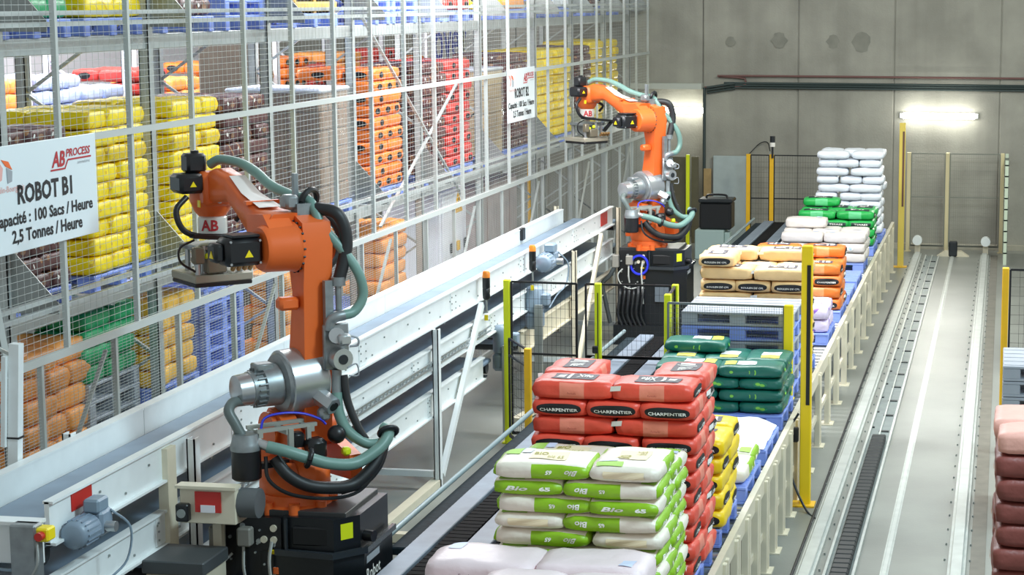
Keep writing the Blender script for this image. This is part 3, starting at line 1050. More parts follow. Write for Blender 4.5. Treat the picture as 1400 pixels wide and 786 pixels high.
def wrapped(label, y0, y1, x0, x1, z0, h, ncol, colour, film, seed):
    """film wrapped load of cartons: cartons as pieces, the film as a thin clear sheet"""
    t = thing('wrapped_load', label, 'wrapped load', ((x0 + x1) / 2, (y0 + y1) / 2, z0))
    rr = random.Random(seed)
    nz = 6
    cm = mat('carton_' + colour[1:], colour, .6, var=.1)
    for k in range(nz):
        for i in range(ncol):
            a = y0 + (y1 - y0) * i / ncol
            b = y0 + (y1 - y0) * (i + 1) / ncol
            obj('carton', MB().bbox(x1 - .4, x1 - .02 + rr.uniform(-.008, .008), a + .006, b - .006, z0 + h * k / nz + .004, z0 + h * (k + 1) / nz - .004, .01), cm, t)
        for i in range(2):
            a = x0 + (x1 - .4 - x0) * i / 2
            b = x0 + (x1 - .4 - x0) * (i + 1) / 2
            obj('carton', MB().bbox(a + .006, b - .006, y0 + .01, y1 - .01, z0 + h * k / nz + .004, z0 + h * (k + 1) / nz - .004, .01), cm, t)
    m = MB()
    n, q = 48, 10
    per = 2 * ((x1 - x0) + (y1 - y0))
    for j in range(q + 1):
        zz = z0 + .02 + (h + .02) * j / q
        for i in range(n):
            s = per * i / n
            if s < x1 - x0:
                p, nn = (x0 + s, y0), (0, -1)
            elif s < (x1 - x0) + (y1 - y0):
                p, nn = (x1, y0 + s - (x1 - x0)), (1, 0)
            elif s < 2 * (x1 - x0) + (y1 - y0):
                p, nn = (x1 - (s - (x1 - x0) - (y1 - y0)), y1), (0, 1)
            else:
                p, nn = (x0, y1 - (s - 2 * (x1 - x0) - (y1 - y0))), (-1, 0)
            o = .012 + .012 * math.sin(9 * j / q * 3 + i * 1.9) * math.sin(i * .8 + j)
            m.v.append((p[0] + nn[0] * o, p[1] + nn[1] * o, zz))
    for j in range(q):
        for i in range(n):
            i2 = (i + 1) % n
            m.f.append((j * n + i, j * n + i2, (j + 1) * n + i2, (j + 1) * n + i))
    obj('film', m, film, t, 60)
    obj('film_cap', MB().bbox(x0 - .01, x1 + .01, y0 - .01, y1 + .01, z0 + h, z0 + h + .05, .02), mat('film_white', '#cdd3dc', .25, var=.12), t)
    return t


def film_mat(name, a, tint):
    m = mat(name, tint, .16, alpha=a)
    return m


FILM1 = film_mat('clear_film', .20, '#dcdcd8')
for yc in (20.85, 27.75):
    pallet(-7.8, yc, LOW, 1.08, 1.0, 'blue', 'blue pallet under the %s film-wrapped load in the rack' % ('nearer' if yc < 22 else 'farther'), 'blue pallets on the lower beams')
wrapped('film-wrapped load of brown cartons with white top, between brown and orange rack stacks', 20.4, 21.35, -8.35, -7.27, LOW + .147, 1.22, 3, '#7f6750', FILM1, 3)
wrapped('film-wrapped beige load with white top behind the farther sign edge', 27.25, 28.3, -8.35, -7.27, LOW + .147, 1.2, 3, '#c2a878', FILM1, 4)

# ground level of the rack
GX = -7.45


def pile(yc, n, colour, wh, z0=0):
    for k in range(n):
        pallet(GX - .52, yc, z0 + k * .147, 1.06, .98, colour, '%s pallet, %s from top, rack ground pile %s' % (colour, ORD[min(n - 1 - k, 13)], wh), 'ground pallets ' + wh)
    return z0 + n * .147


z = pile(14.55, 1, 'blue', 'under the peach sacks')
stack('rpeach', 1.12, 1, .19, GX, 14.55, z, 10, 'peach orange sack', 'rack ground stack behind the near fence', 'A', PI / 2, hide_rear_below=1, jit=.03, keep='', rest=True)
z = pile(15.55, 11, 'grey', 'under the green sacks')
stack('rgreen', 1.0, 1, .15, GX, 15.55, z, 4, 'green sack', 'rack ground stack on grey pallets', 'A', PI / 2, hide_rear_below=1, jit=.03, keep='')
z = pile(16.85, 8, 'grey', 'under the gold sacks')
z = pile(16.85, 1, 'blue', 'just beneath the gold sacks', z)
stack('rgold', .9, 1, .16, GX, 16.85, z, 5, 'golden yellow sack', 'rack ground stack on grey and blue pallets', 'B', PI / 2, hide_rear_below=1, jit=.03, keep='', rest=True)
z = pile(18.0, 7, 'grey', 'under the blue pallets')
pile(18.0, 7, 'blue', 'on the grey pallets beside gold sacks', z)
z = pile(20.2, 2, 'blue', 'under the far peach sacks near robot')
stack('rpeach', 1.1, 1, .18, GX, 20.2, z, 9, 'peach orange sack', 'rack ground stack behind the near robot', 'B', PI / 2, hide_rear_below=1, jit=.03, keep='', rest=True)
z = pile(23.5, 7, 'blue', 'under the far peach sacks')
stack('rpeach', 1.05, 1, .17, GX, 23.5, z, 6, 'peach orange sack', 'rack ground stack before the white cabinet', 'B', PI / 2, hide_rear_below=1, jit=.03, keep='', rest=True)

t = thing('control_cabinet', 'tall white electrical cabinet with warning triangle under the rack', 'cabinet', (-7.8, 26.4, 0))
obj('body', MB().bbox(-8.3, -7.5, 25.7, 26.92, 0, 2.2, .015), CAB, t)
for a, b in ((25.72, 26.31), (26.33, 26.90)):
    d = obj('door', MB().bbox(-7.5, -7.475, a, b, .1, 2.15, .006), CAB, t)
    obj('handle', MB().bbox(-7.475, -7.45, b - .1 if a < 26 else a + .05, b - .07 if a < 26 else a + .08, 1.0, 1.2, .006), BLACK, d)
o = obj('warning_sign', MB().prism([(26.3, 1.86), (26.7, 1.86), (26.5, 2.16)], 'x', -7.474, -7.466), mat('warning_yellow', '#f0b418', .5), t)
obj('bolt_mark', MB().prism([(26.49, 2.06), (26.46, 1.97), (26.5, 1.98), (26.48, 1.9), (26.54, 2.0), (26.5, 1.995), (26.52, 2.06)], 'x', -7.466, -7.462), INK, o)
for yy, c in ((26.1, INK), (26.42, YELO), (26.8, INK)):
    obj('switch', MB().bbox(-7.47, -7.44, yy - .05, yy + .05, 1.33, 1.47, .01), c, t)
t = thing('board_stack', 'tall pinkish grey wrapped block under the rack past the white cabinet', 'wrapped load', (-7.9, 28.9, 0))
obj('wrapped_block', MB().bbox(-8.4, -7.5, 27.6, 30.0, .147, 2.1, .04), mat('rose_grey', '#a99a98', .5, var=.15, vscale=3, bump=.3, bscale=6), t)
obj('bearer', MB().box(-8.4, -7.5, 27.7, 27.9, 0, .147).box(-8.4, -7.5, 29.7, 29.9, 0, .147), WOOD, t)
for x, y, c, lab in ((-8.9, 33.2, YELO, 'slim amber post under the far rack, nearer one'), (-8.9, 36.6, YELO, 'slim amber post under the far rack, farther one')):
    t = thing('guard_post', lab, 'post', (x, y, 0))
    obj('post', MB().bbox(x - .04, x + .04, y - .04, y + .04, 0, 2.3, .006), c, t)
    obj('foot', MB().box(x - .1, x + .1, y - .1, y + .1, 0, .012), c, t)

# second rack across the aisle
UB = [16.2, 18.9, 21.6, 24.3, 27.0, 29.7, 32.4, 35.1, 37.8]
rack('pallet_rack', 'white pallet rack across the bright aisle, seen through the first rack', -11.3, -12.4, UB, (3.2, 4.95), 5.4, False, mat('rack_white', '#dcdfe6', .4))
bl = [('rblue', 22.35, 'pale blue sack'), ('rblue', 23.55, 'pale blue sack'), ('rred', 25.0, 'red sack'), ('rpeach', 26.2, 'peach sack'), ('rorange', 27.8, 'orange sack'), ('rpeach', 29.0, 'peach sack'),
      ('rorange', 30.5, 'orange sack'), ('rred', 31.7, 'red sack'), ('rpeach', 33.2, 'peach sack'), ('rred', 34.4, 'red sack'), ('rred', 35.9, 'red sack'), ('rorange', 37.1, 'orange sack'), ('rpeach', 21.0, 'peach sack')]
for i, (st, yc, lab) in enumerate(bl):
    wh = 'far rack across the aisle, bay %s' % ORD[min(int((yc - 18.9) / 2.7), 9)].replace('top', 'first') + (' left half' if (yc - 18.9) % 2.7 < 1.35 else ' right half')
    stack(st, 1.08, 1, .17, -11.25, yc, 3.2, 3 if i % 2 else 4, lab, wh, 'A' if i % 2 else 'B', PI / 2, hide_rear_below=1, jit=.03, rest=True, keep='')
t = thing('hall_column', 'thick brownish grey concrete column standing behind the rack', 'column', (-9.4, 23.6, 0))
obj('shaft', MB().bbox(-9.8, -9.2, 23.1, 24.1, 0, 6.0, .03), mat('column_concrete', '#5d554b', .8, var=.1), t)
t = thing('banner', 'white banner with blue letters hanging beyond the rack', 'banner', (-9.4, 33.1, 3.72))
obj('cloth', MB().box(-9.44, -9.4, 31.6, 34.6, 3.72, 4.3), LABELW, t)
obj('lettering', text_mb('over', 2.0, (-9.395, 33.0, 4.0), (0, 1, 0), (0, 0, 1), .01), INKB, t)

# ------------------------------------------------------------------ wire fence before the rack
XF = -6.8
FY = [13.445 + 1.21 * k for k in range(-4, 21)]
t = thing('wire_fence', 'tall pale wire mesh fence between belt conveyor and sack rack', 'fence', (XF, FY[0], 0))
up_mesh = MB()
r = .0014
for k in range(59):
    z = 2.26 + k * .052
    up_mesh.box(-r, r, .02, 1.19, z - r, z + r)
r = .0010
for k in range(1, 12):
    up_mesh.box(-r, r, k * .1005 - r, k * .1005 + r, 2.24, 5.3)
lo_mesh = MB()
r = .0012
for k in range(88):
    z = .1 + k * .024
    lo_mesh.box(-r, r, .02, 1.19, z - r, z + r)
r = .001
for k in range(1, 17):
    lo_mesh.box(-r, r, k * .071 - r, k * .071 + r, .08, 2.2)
um, lm = up_mesh.mesh('upper_mesh'), lo_mesh.mesh('lower_mesh')
pm = MB().box(-.02, .02, -.02, .02, 2.2, 5.35).mesh('post')
pl = MB().box(-.02, .02, -.018, .018, 0, 2.22).box(-.06, .06, -.06, .06, 0, .01).mesh('lower_post')
for q in (um, lm, pm, pl):
    q.materials.append(WIRE)
for y in FY:
    share('post', pm, parent=t, loc=(0, y - FY[0], 0))
    if y < FY[-1]:
        o = share('mesh_panel', um, parent=t, loc=(0, y - FY[0], 0))
        o['kind'] = 'stuff'
        o = share('mesh_panel', lm, parent=t, loc=(0, y - FY[0], 0))
        o['kind'] = 'stuff'
        share('lower_post', pl, parent=t, loc=(0, y - FY[0] + .78, 0))
for z, h in ((2.22, .06), (3.77, .05), (.07, .05)):
    obj('rail', MB().box(XF + .0, XF + .035, FY[0], FY[-1], z - h / 2, z + h / 2), WIRE, t)
for k in range(0, 24, 3):
    obj('diagonal_brace', MB().beam((XF - .03, FY[k] + .1, .2), (XF - .03, FY[k] + 1.9, 2.1), .03, .02), WIRE, t)


def sign(label, y0, y1, num, x=-6.745, z0=3.05, z1=3.80):
    t = thing('sign_board', label, 'sign', (x, (y0 + y1) / 2, z0))
    obj('board', MB().bbox(x - .012, x, y0, y1, z0, z1, .003), SIGNW, t)
    e = x + .003
    W = y1 - y0
    yc = (y0 + y1) / 2
    R, U = (0, 1, 0), (0, 0, 1)
    cy = yc + .02 * W

    def tx(s, w, dy, z, m, b=.012, h=None, sk=0):
        obj('lettering', text_mb(s, w, (e, cy + dy, z), R, U, b, h, sk), m, t)
    tx('ROBOT ' + num, .82, -.03, z0 + .40, INK, .034, .14)
    tx('Capacité : 100 Sacs / Heure', 1.50, -.05, z0 + .225, INK, .028, .115)
    tx('2,5 Tonnes / Heure', 1.06, -.01, z0 + .105, INK, .028, .11)
    tx('AB', .20, .19, z0 + .60, INKR, .03, .115, .22)
    tx('PROCESS', .38, .50, z0 + .635, INKR, .025, .06, .2)
    obj('logo_line', MB().beam((e, cy + .06, z0 + .525), (e, cy + .28, z0 + .525), .002, .012).beam((e, cy + .28, z0 + .525), (e, cy + .33, z0 + .585), .002, .012)
        .beam((e, cy + .33, z0 + .585), (e, cy + .70, z0 + .585), .002, .012), INKR, t)
    tx('automatismes', .2, .58, z0 + .555, INKG, 0)
    obj('logo_mark', MB().prism([(cy - 0.65, z0 + .66), (cy - 0.55, z0 + .64), (cy - 0.50, z0 + .58), (cy - 0.59, z0 + .61)], 'x', e - .001, e + .001), INKO, t)
    obj('logo_mark', MB().prism([(cy - 0.58, z0 + .6), (cy - 0.50, z0 + .57), (cy - 0.51, z0 + .5), (cy - 0.57, z0 + .49)], 'x', e - .001, e + .001), INKG, t)
    obj('logo_mark', MB().prism([(cy - 0.79, z0 + .66), (cy - 0.69, z0 + .655), (cy - 0.63, z0 + .6), (cy - 0.65, z0 + .52), (cy - 0.73, z0 + .5), (cy - 0.68, z0 + .58)], 'x', e - .001, e + .001), INKP, t)
    tx('Moulin-Bourgeois', .44, -.56, z0 + .445, INKP, 0)
    for yy in (y0 + .08, y1 - .08):
        obj('fixing', MB().box(XF, x - .012, yy - .02, yy + .02, z0 + .68, z0 + .72), GALV, t)
    return t


sign('white sign reading ROBOT B1 on the fence at the left', 12.28, 13.925, 'B1')
sign('white sign reading ROBOT B2 on the fence behind the farther robot', 26.5, 28.1, 'B2', z0=3.09, z1=3.83)

# ------------------------------------------------------------------ three belt decks
DECK = [  # label, belt z, rail bottom, rail top, y0, y1
    ('upper belt conveyor with broad grey belt along the wire fence', 1.62, 1.60, 1.86, 10.55, 27.6, 1.80),
    ('middle belt conveyor just below the upper belt', 1.27, 1.165, 1.40, 9.2, 27.6, 1.38),
    ('lowest belt conveyor near the floor, behind the slanted legs', .86, .72, .96, 12.6, 20.4, .95)]
for lab, zb, za, zt, y0, y1, zf in DECK:
    t = thing('belt_conveyor', lab, 'conveyor', (-5.85, y0, za))
    obj('belt', MB().bbox(-6.2, -5.54, y0 - (.1 if y0 < 11 else 0), y1 + .5, zb - .05, zb, .015), BELT if zb > 1.0 else BELT, t)
    obj('belt_return', MB().box(-6.18, -5.56, y0, y1 + .4, za - .05, za - .035), BELTD, t)
    ys = [y0]
    while ys[-1] < y1 - 3.5:
        ys.append(ys[-1] + 2.9)
    ys.append(y1)
    for i in range(len(ys) - 1):
        a, b = ys[i] + .003, ys[i + 1] - .003
        obj('side_rail', MB().box(-5.53, -5.50, a, b, za, zt).box(-5.54, -5.475, a, b, zt - .012, zt + .004).box(-5.53, -5.465, a, b, za - .004, za + .012), WHITE, t)
        obj('far_rail', MB().bbox(-6.26, -6.22, a, b, za, zf, .004).box(-6.30, -6.215, a, b, zf - .01, zf + .006), WHITE, t)
        if i:
            obj('splice_plate', MB().box(-5.50, -5.492, ys[i] - .1, ys[i] + .1, za + .02, zt - .02), WHITE, t)
            m = MB()
            for q in (-.07, .07):
                for f in (.25, .5, .75):
                    z = za + (zt - za) * f
                    m.cyl((-5.495, ys[i] + q, z), (-5.484, ys[i] + q, z), .008, 6)
            obj('bolt', m, GALV, t, kind='stuff')
    m = MB()
    k = 0
    y = y0 + .3
    while y < y1 - .2:
        m.cyl((-5.502, y, za + .06 + .1 * (k % 2)), (-5.49, y, za + .06 + .1 * (k % 2)), .009, 6)
        y += .36
        k += 1
    obj('bolt_head', m, GALV, t, kind='stuff')
    y = y0 + 1
    m = MB()
    while y < y1:
        m.cyl((-6.2, y, za - .03), (-5.53, y, za - .03), .03, 8)
        y += 1.5
    obj('idler', m, GALV, t, kind='stuff')
    for yy in (y0 + .02, y1 + .35):
        obj('end_drum', MB().cyl((-6.2, yy, zb - .08), (-5.55, yy, zb - .08), .07, 14), DARK, t, 60)
    if zb > 1.5:
        obj('red_label', MB().box(-5.50, -5.494, 10.83, 11.1, 1.73, 1.85), RED, t)
        obj('red_label', MB().box(-5.50, -5.494, 26.75, 27.2, 1.66, 1.84), RED, t)
        obj('red_label', MB().box(-5.50, -5.494, 22.55, 22.75, 1.66, 1.76), RED, t)
        obj('rail_clip', MB().bbox(-6.24, -6.18, 25.0, 25.15, 1.66, 1.82, .01), BLACK, t)
    elif zb > 1:
        m = MB()
        y = 13.2
        while y < 20.5:
            m.cyl((-5.495, y, 1.25), (-5.46, y, 1.25), .018, 6)
            y += .12
        obj('side_roller', m, STEEL, t, kind='stuff')
        obj('roller_strip', MB().box(-5.47, -5.455, 13.0, 20.6, 1.215, 1.232).box(-5.47, -5.455, 13.0, 20.6, 1.268, 1.285), STEEL, t)
t = thing('belt_conveyor', 'short lowest belt conveyor section beyond the yellow fence post', 'conveyor', (-5.85, 22.1, .5))
obj('belt', MB().bbox(-6.2, -5.54, 22.0, 27.9, .81, .86, .015), BELT, t)
obj('side_rail', MB().box(-5.53, -5.50, 22.1, 27.6, .70, .95).box(-5.54, -5.47, 22.1, 27.6, .94, .955).box(-5.53, -5.465, 22.1, 27.6, .69, .705), CREAM, t)
obj('far_rail', MB().box(-6.26, -6.22, 22.1, 27.6, .70, .95), CREAM, t)
obj('end_drum', MB().cyl((-6.2, 22.1, .8), (-5.55, 22.1, .8), .07, 14), DARK, t, 60)

t = thing('conveyor_stand', 'white conveyor stand with upright and slanted legs carrying the three belts', 'stand', (-5.5, 10, 0))
for y, top in ((12.5, 1.82), (14.6, 1.6), (18.4, 1.6), (24.7, 1.58), (27.65, 1.84)):
    for x in (-5.43, -6.34):
        obj('leg', MB().box(x - .03, x + .03, y - .045, y - .035, 0, top).box(x - .03, x - .02, y - .045, y + .045, 0, top).box(x + .02, x + .03, y - .045, y + .045, 0, top), WHITE if y < 24 else CREAM, t)
        obj('foot', MB().box(x - .07, x + .07, y - .09, y + .09, 0, .015), GALV, t)
    obj('cross_tie', MB().box(-6.32, -5.46, y - .03, y + .03, .12, .18), WHITE, t)
for a, b in (((20.15, 1.58), (18.55, .1)), ((26.5, 1.58), (24.95, .05))):
    obj('slanted_leg', MB().beam((-5.44, a[0], a[1]), (-5.44, b[0], b[1]), .07, .05, (1, 0, 0)), WHITE if a[0] < 24 else CREAM, t)
obj('leg', MB().box(-5.53, -5.46, 12.14, 12.28, .4, 1.82), CREAM, t)
obj('floor_beam', MB().box(-5.5, -5.40, 15.3, 18.4, .02, .1), CREAM, t)
obj('floor_beam', MB().box(-6.3, -5.0, 16.4, 16.5, .01, .09), CREAM, t)
obj('floor_beam', MB().beam((-5.4, 21.4, .05), (-5.0, 24.6, .05), .1, .06), CREAM, t)


def gear_motor(label, x, y, z, vert=False, k_=1.0):
    t = thing('gear_motor', label, 'motor', (x, y, z))
    if vert:
        obj('gearbox', MB().bbox(x - .1, x + .1, y - .1, y + .1, z, z + .2, .03), MOTOR, t)
        obj('motor_body', MB().lathe((x, y, z + .2), (x, y, z + .5), [(0, .1), (.1, .11), (.85, .11), (1, .08)], 14), MOTOR, t, 60)
        obj('terminal_box', MB().bbox(x + .08, x + .18, y - .07, y + .07, z + .28, z + .42, .015), MOTOR, t)
        obj('pillar', MB().box(x + .03, x + .12, y - .16, y - .10, -z * 0 + .0, z + .3), GALV, t)
        return t
    obj('gearbox', MB().bbox(x - .12, x + .1, y + .02, y + .26, z - .12, z + .12, .03), MOTOR, t)
    b = obj('motor_body', MB().lathe((x - .02, y - .34, z - .02), (x - .02, y + .02, z - .02), [(0, .09), (.06, .125), (.3, .135), (.9, .135), (1, .11)], 18), MOTOR, t, 60)
    m = MB()
    for k in range(18):
        an = 2 * PI * k / 18
        c, s = math.cos(an), math.sin(an)
        m.beam((x - .02 + c * .138, y - .28, z - .02 + s * .138), (x - .02 + c * .138, y - .04, z - .02 + s * .138), .01, .012)
    obj('cooling_fin', m, MOTOR, b, kind='stuff')
    obj('terminal_box', MB().bbox(x - .07, x + .09, y - .02, y + .2, z + .11, z + .24, .02), GREYB, t)
    obj('output_shaft', MB().cyl((x + .1, y + .1, z - .03), (x + .2, y + .1, z - .03), .05, 12), STEEL, t, 60)
    t.scale = (k_, k_, k_)
    obj('cable', MB().tube([(x + .1, y + .2, z + .1), (x + .22, y + .35, z - .1), (x + .2, y + .3, z - .4), (x + .1, y + .1, z - .55), (x + .05, y - .2, z - .7)], .012, 6), GREYB, t, 60)
    return t


gear_motor('grey blue gear motor on the near end of the upper belt, beside red label', -5.40, 10.88, 1.64, k_=.66)
gear_motor('grey gear motor on the upper belt rail beside the farther signal beacon', -5.38, 23.05, 1.68, k_=.8)
gear_motor('upright grey gear motor between the lowest belts behind the tall yellow post', -5.42, 20.95, .72, True)
gear_motor('second upright grey gear motor beside the middle belt, past the yellow post', -5.40, 22.4, .95, True)


def beacon(label, y, z):
    x = -5.40
    t = thing('signal_beacon', label, 'beacon', (x, y, z))
    obj('stem', MB().cyl((x, y, z - .02), (x, y, z + .14), .012, 8), GALV, t, 60)
    obj('bracket', MB().box(x - .1, x + .015, y - .015, y + .015, z - .02, z), GALV, t)
    obj('black_body', MB().lathe((x, y, z + .12), (x, y, z + .36), [(0, .02), (.08, .042), (.5, .042), (.52, .038), (.55, .042), (1, .042)], 12), BLACK, t, 60)
    obj('orange_lens', MB().lathe((x, y, z + .36), (x, y, z + .43), [(0, .042), (.7, .042), (1, .03)], 12), mat('beacon_orange', '#f08a2c', .3), t, 60)
    obj('tag', MB().box(x - .02, x + .02, y - .02, y - .015, z - .1, z - .04), YEL, t)
    return t


beacon('nearer black signal beacon with orange lens on the belt rail', 20.2, 1.50)
beacon('farther black signal beacon with orange lens beside the grey motor', 22.3, 1.52)

# near end of the belts, lower left
t = thing('belt_end_frame', 'white end frame of the belts with yellow stop button, lower left', 'frame', (-5.6, 10.3, 1.2))
obj('end_plate', MB().bbox(-6.3, -5.42, 10.28, 10.33, 1.56, 1.81, .006), WHITE, t)
obj('top_flange', MB().box(-6.3, -5.42, 10.24, 10.36, 1.80, 1.82), WHITE, t)
obj('hinge_plate', MB().bbox(-5.56, -5.40, 10.18, 10.28, 1.50, 1.82, .01), ALU, t)
o = obj('stop_box', MB().bbox(-5.43, -5.33, 10.2, 10.30, 1.72, 1.80, .01), YEL, t)
obj('red_button', MB().cyl((-5.37, 10.2, 1.76), (-5.37, 10.16, 1.76), .025, 12), RED, o, 60)
obj('stop_cap', MB().bbox(-5.50, -5.45, 10.2, 10.28, 1.73, 1.78, .008), YEL, t)
obj('yellow_knob', MB().sphere((-5.76, 10.24, 1.80), .045), YEL, t, 180)
obj('cable', MB().tube([(-5.75, 10.22, 1.77), (-5.77, 10.2, 1.65), (-5.7, 10.22, 1.56), (-5.6, 10.22, 1.54), (-5.45, 10.2, 1.56)], .01, 6), GREYB, t, 60)
obj('cable', MB().tube([(-5.4, 10.2, 1.72), (-5.38, 10.16, 1.6), (-5.42, 10.15, 1.5), (-5.36, 10.2, 1.4), (-5.36, 10.3, 1.3)], .01, 6), GALV, t, 60)
t = thing('white_mast', 'white slanted square mast rising at the left edge before the fence', 'mast', (-6.35, 11.6, 0))
obj('mast', MB().beam((-6.45, 11.75, 0.0), (-6.30, 11.75, 2.58), .07, .07), WHITE, t)
obj('side_strip', MB().beam((-6.395, 11.70, 1.9), (-6.36, 11.70, 2.5), .03, .03), WHITE, t)
m = MB()
for z in (1.55, 1.95):
    m.box(-6.41 + .06 * (z - 1.5), -6.32 + .06 * (z - 1.5), 11.71, 11.79, z, z + .012)
obj('strap', m, BLACK, t)
obj('brace', MB().beam((-6.38, 11.8, 2.35), (-6.75, 12.3, 2.9), .04, .02).beam((-6.38, 11.8, 2.5), (-6.75, 11.6, 2.75), .04, .02), WIRE, t)

t = thing('transfer_box', 'white cross conveyor box with red panel left of the near robot', 'conveyor', (-5.1, 12.2, .5))
obj('frame', MB().bbox(-5.32, -4.93, 12.0, 12.06, 1.36, 1.61, .006).box(-5.32, -4.93, 12.06, 12.5, 1.36, 1.40), CREAM, t)
obj('top_lip', MB().box(-5.34, -4.92, 11.97, 12.08, 1.60, 1.62), CREAM, t)
obj('red_panel', MB().box(-5.21, -5.03, 11.99, 12.0, 1.44, 1.58), RED, t)
obj('pale_label', MB().box(-5.17, -5.07, 11.985, 11.99, 1.44, 1.49), LABELW, t)
o = obj('fan', MB().bbox(-5.33, -5.24, 11.94, 12.0, 1.38, 1.50, .01), BLACK, t)
obj('hub', MB().cyl((-5.285, 11.94, 1.44), (-5.285, 11.93, 1.44), .03, 12), GALV, o, 60)
obj('end_drum', MB().cyl((-4.93, 12.1, 1.49), (-4.80, 12.1, 1.49), .1, 16), mat('drum_grey', '#5b6062', .5), t, 60)
for x in (-5.15,):
    obj('leg', MB().box(x - .03, x + .03, 12.2, 12.26, 0, 1.38), CREAM, t)
t = thing('pedestal_box', 'white floor box with dark grey rim and red button beside near robot', 'box', (-5.16, 12.0, 0))
obj('body', MB().bbox(-5.45, -5.06, 11.72, 12.1, 0, 1.09, .01), CREAM, t)
obj('dark_rim', MB().bbox(-5.47, -5.04, 11.70, 12.12, 1.09, 1.18, .008), mat('rim_grey', '#474c4e', .5), t)
obj('red_button', MB().cyl((-5.22, 11.72, .99), (-5.22, 11.69, .99), .02, 12), RED, t, 60)

# ------------------------------------------------------------------ chain conveyor between robots and pallets
t = thing('chain_conveyor', 'low dark chain conveyor with grey plates between robots and sack pallets', 'conveyor', (-3.8, 9, 0))
PLG = mat('slate_plate', '#74818f', .45, .1, var=.12)
for a, b in ((13.2, 22.2), (29.0, 34.2)):
    obj('guard_rail', MB().bbox(-4.27, -4.14, a, b, .85, .91, .01), mat('rail_slate', '#1f2a30', .7, 0, var=.3, vscale=20, spec=.1), t)
    obj('edge_tube', MB().cyl((-4.29, a, .98), (-4.29, b, .98), .022, 10), mat('hazy_tube', '#8fa3a8', .3, .3), t, 60)
    a = 9.0 if a < 20 else a
    obj('plate', MB().bbox(-4.11, -3.94, a, b, .91, .95, .006), PLG, t)
    obj('plate', MB().bbox(-3.74, -3.56, a, b, .89, .93, .006), PLG, t)
    obj('bed', MB().box(-4.12, -3.45, a, b, .65, .85), mat('bed_black', '#0e1113', .8, spec=.05), t)
    m = MB()
    y = a
    while y < b:
        m.box(-3.93, -3.75, y, y + .08, .875, .93)
        m.box(-3.55, -3.46, y, y + .07, .87, .91)
        y += .095
    obj('chain_slat', m, mat('chain_black', '#0c0d0f', .75, spec=.08), t, kind='stuff')
    m = MB()
    y = a
    while y < b:
        m.cyl((-4.135, y, .912), (-4.115, y, .912), .012, 6)
        y += .085
    obj('chain_roller', m, STEEL, t, kind='stuff')
    y = a + .3
    while y < b:
        for x in (-4.08, -3.5):
            obj('leg', MB().box(x - .03, x + .03, y - .03, y + .03, 0, .65), DARK, t)
        y += 2.4


# ------------------------------------------------------------------ palletising robots
def ring(c, ax, R_, r, n=20):
    ax = Vector(ax).normalized()
    u = ax.cross(Vector((0, 0, 1))).normalized()
    q = ax.cross(u)
    P_ = [Vector(c) + (u * math.cos(2 * PI * k / n) + q * math.sin(2 * PI * k / n)) * R_ for k in range(n + 1)]
    return MB().sweep(P_, [r] * (n + 1), 8)


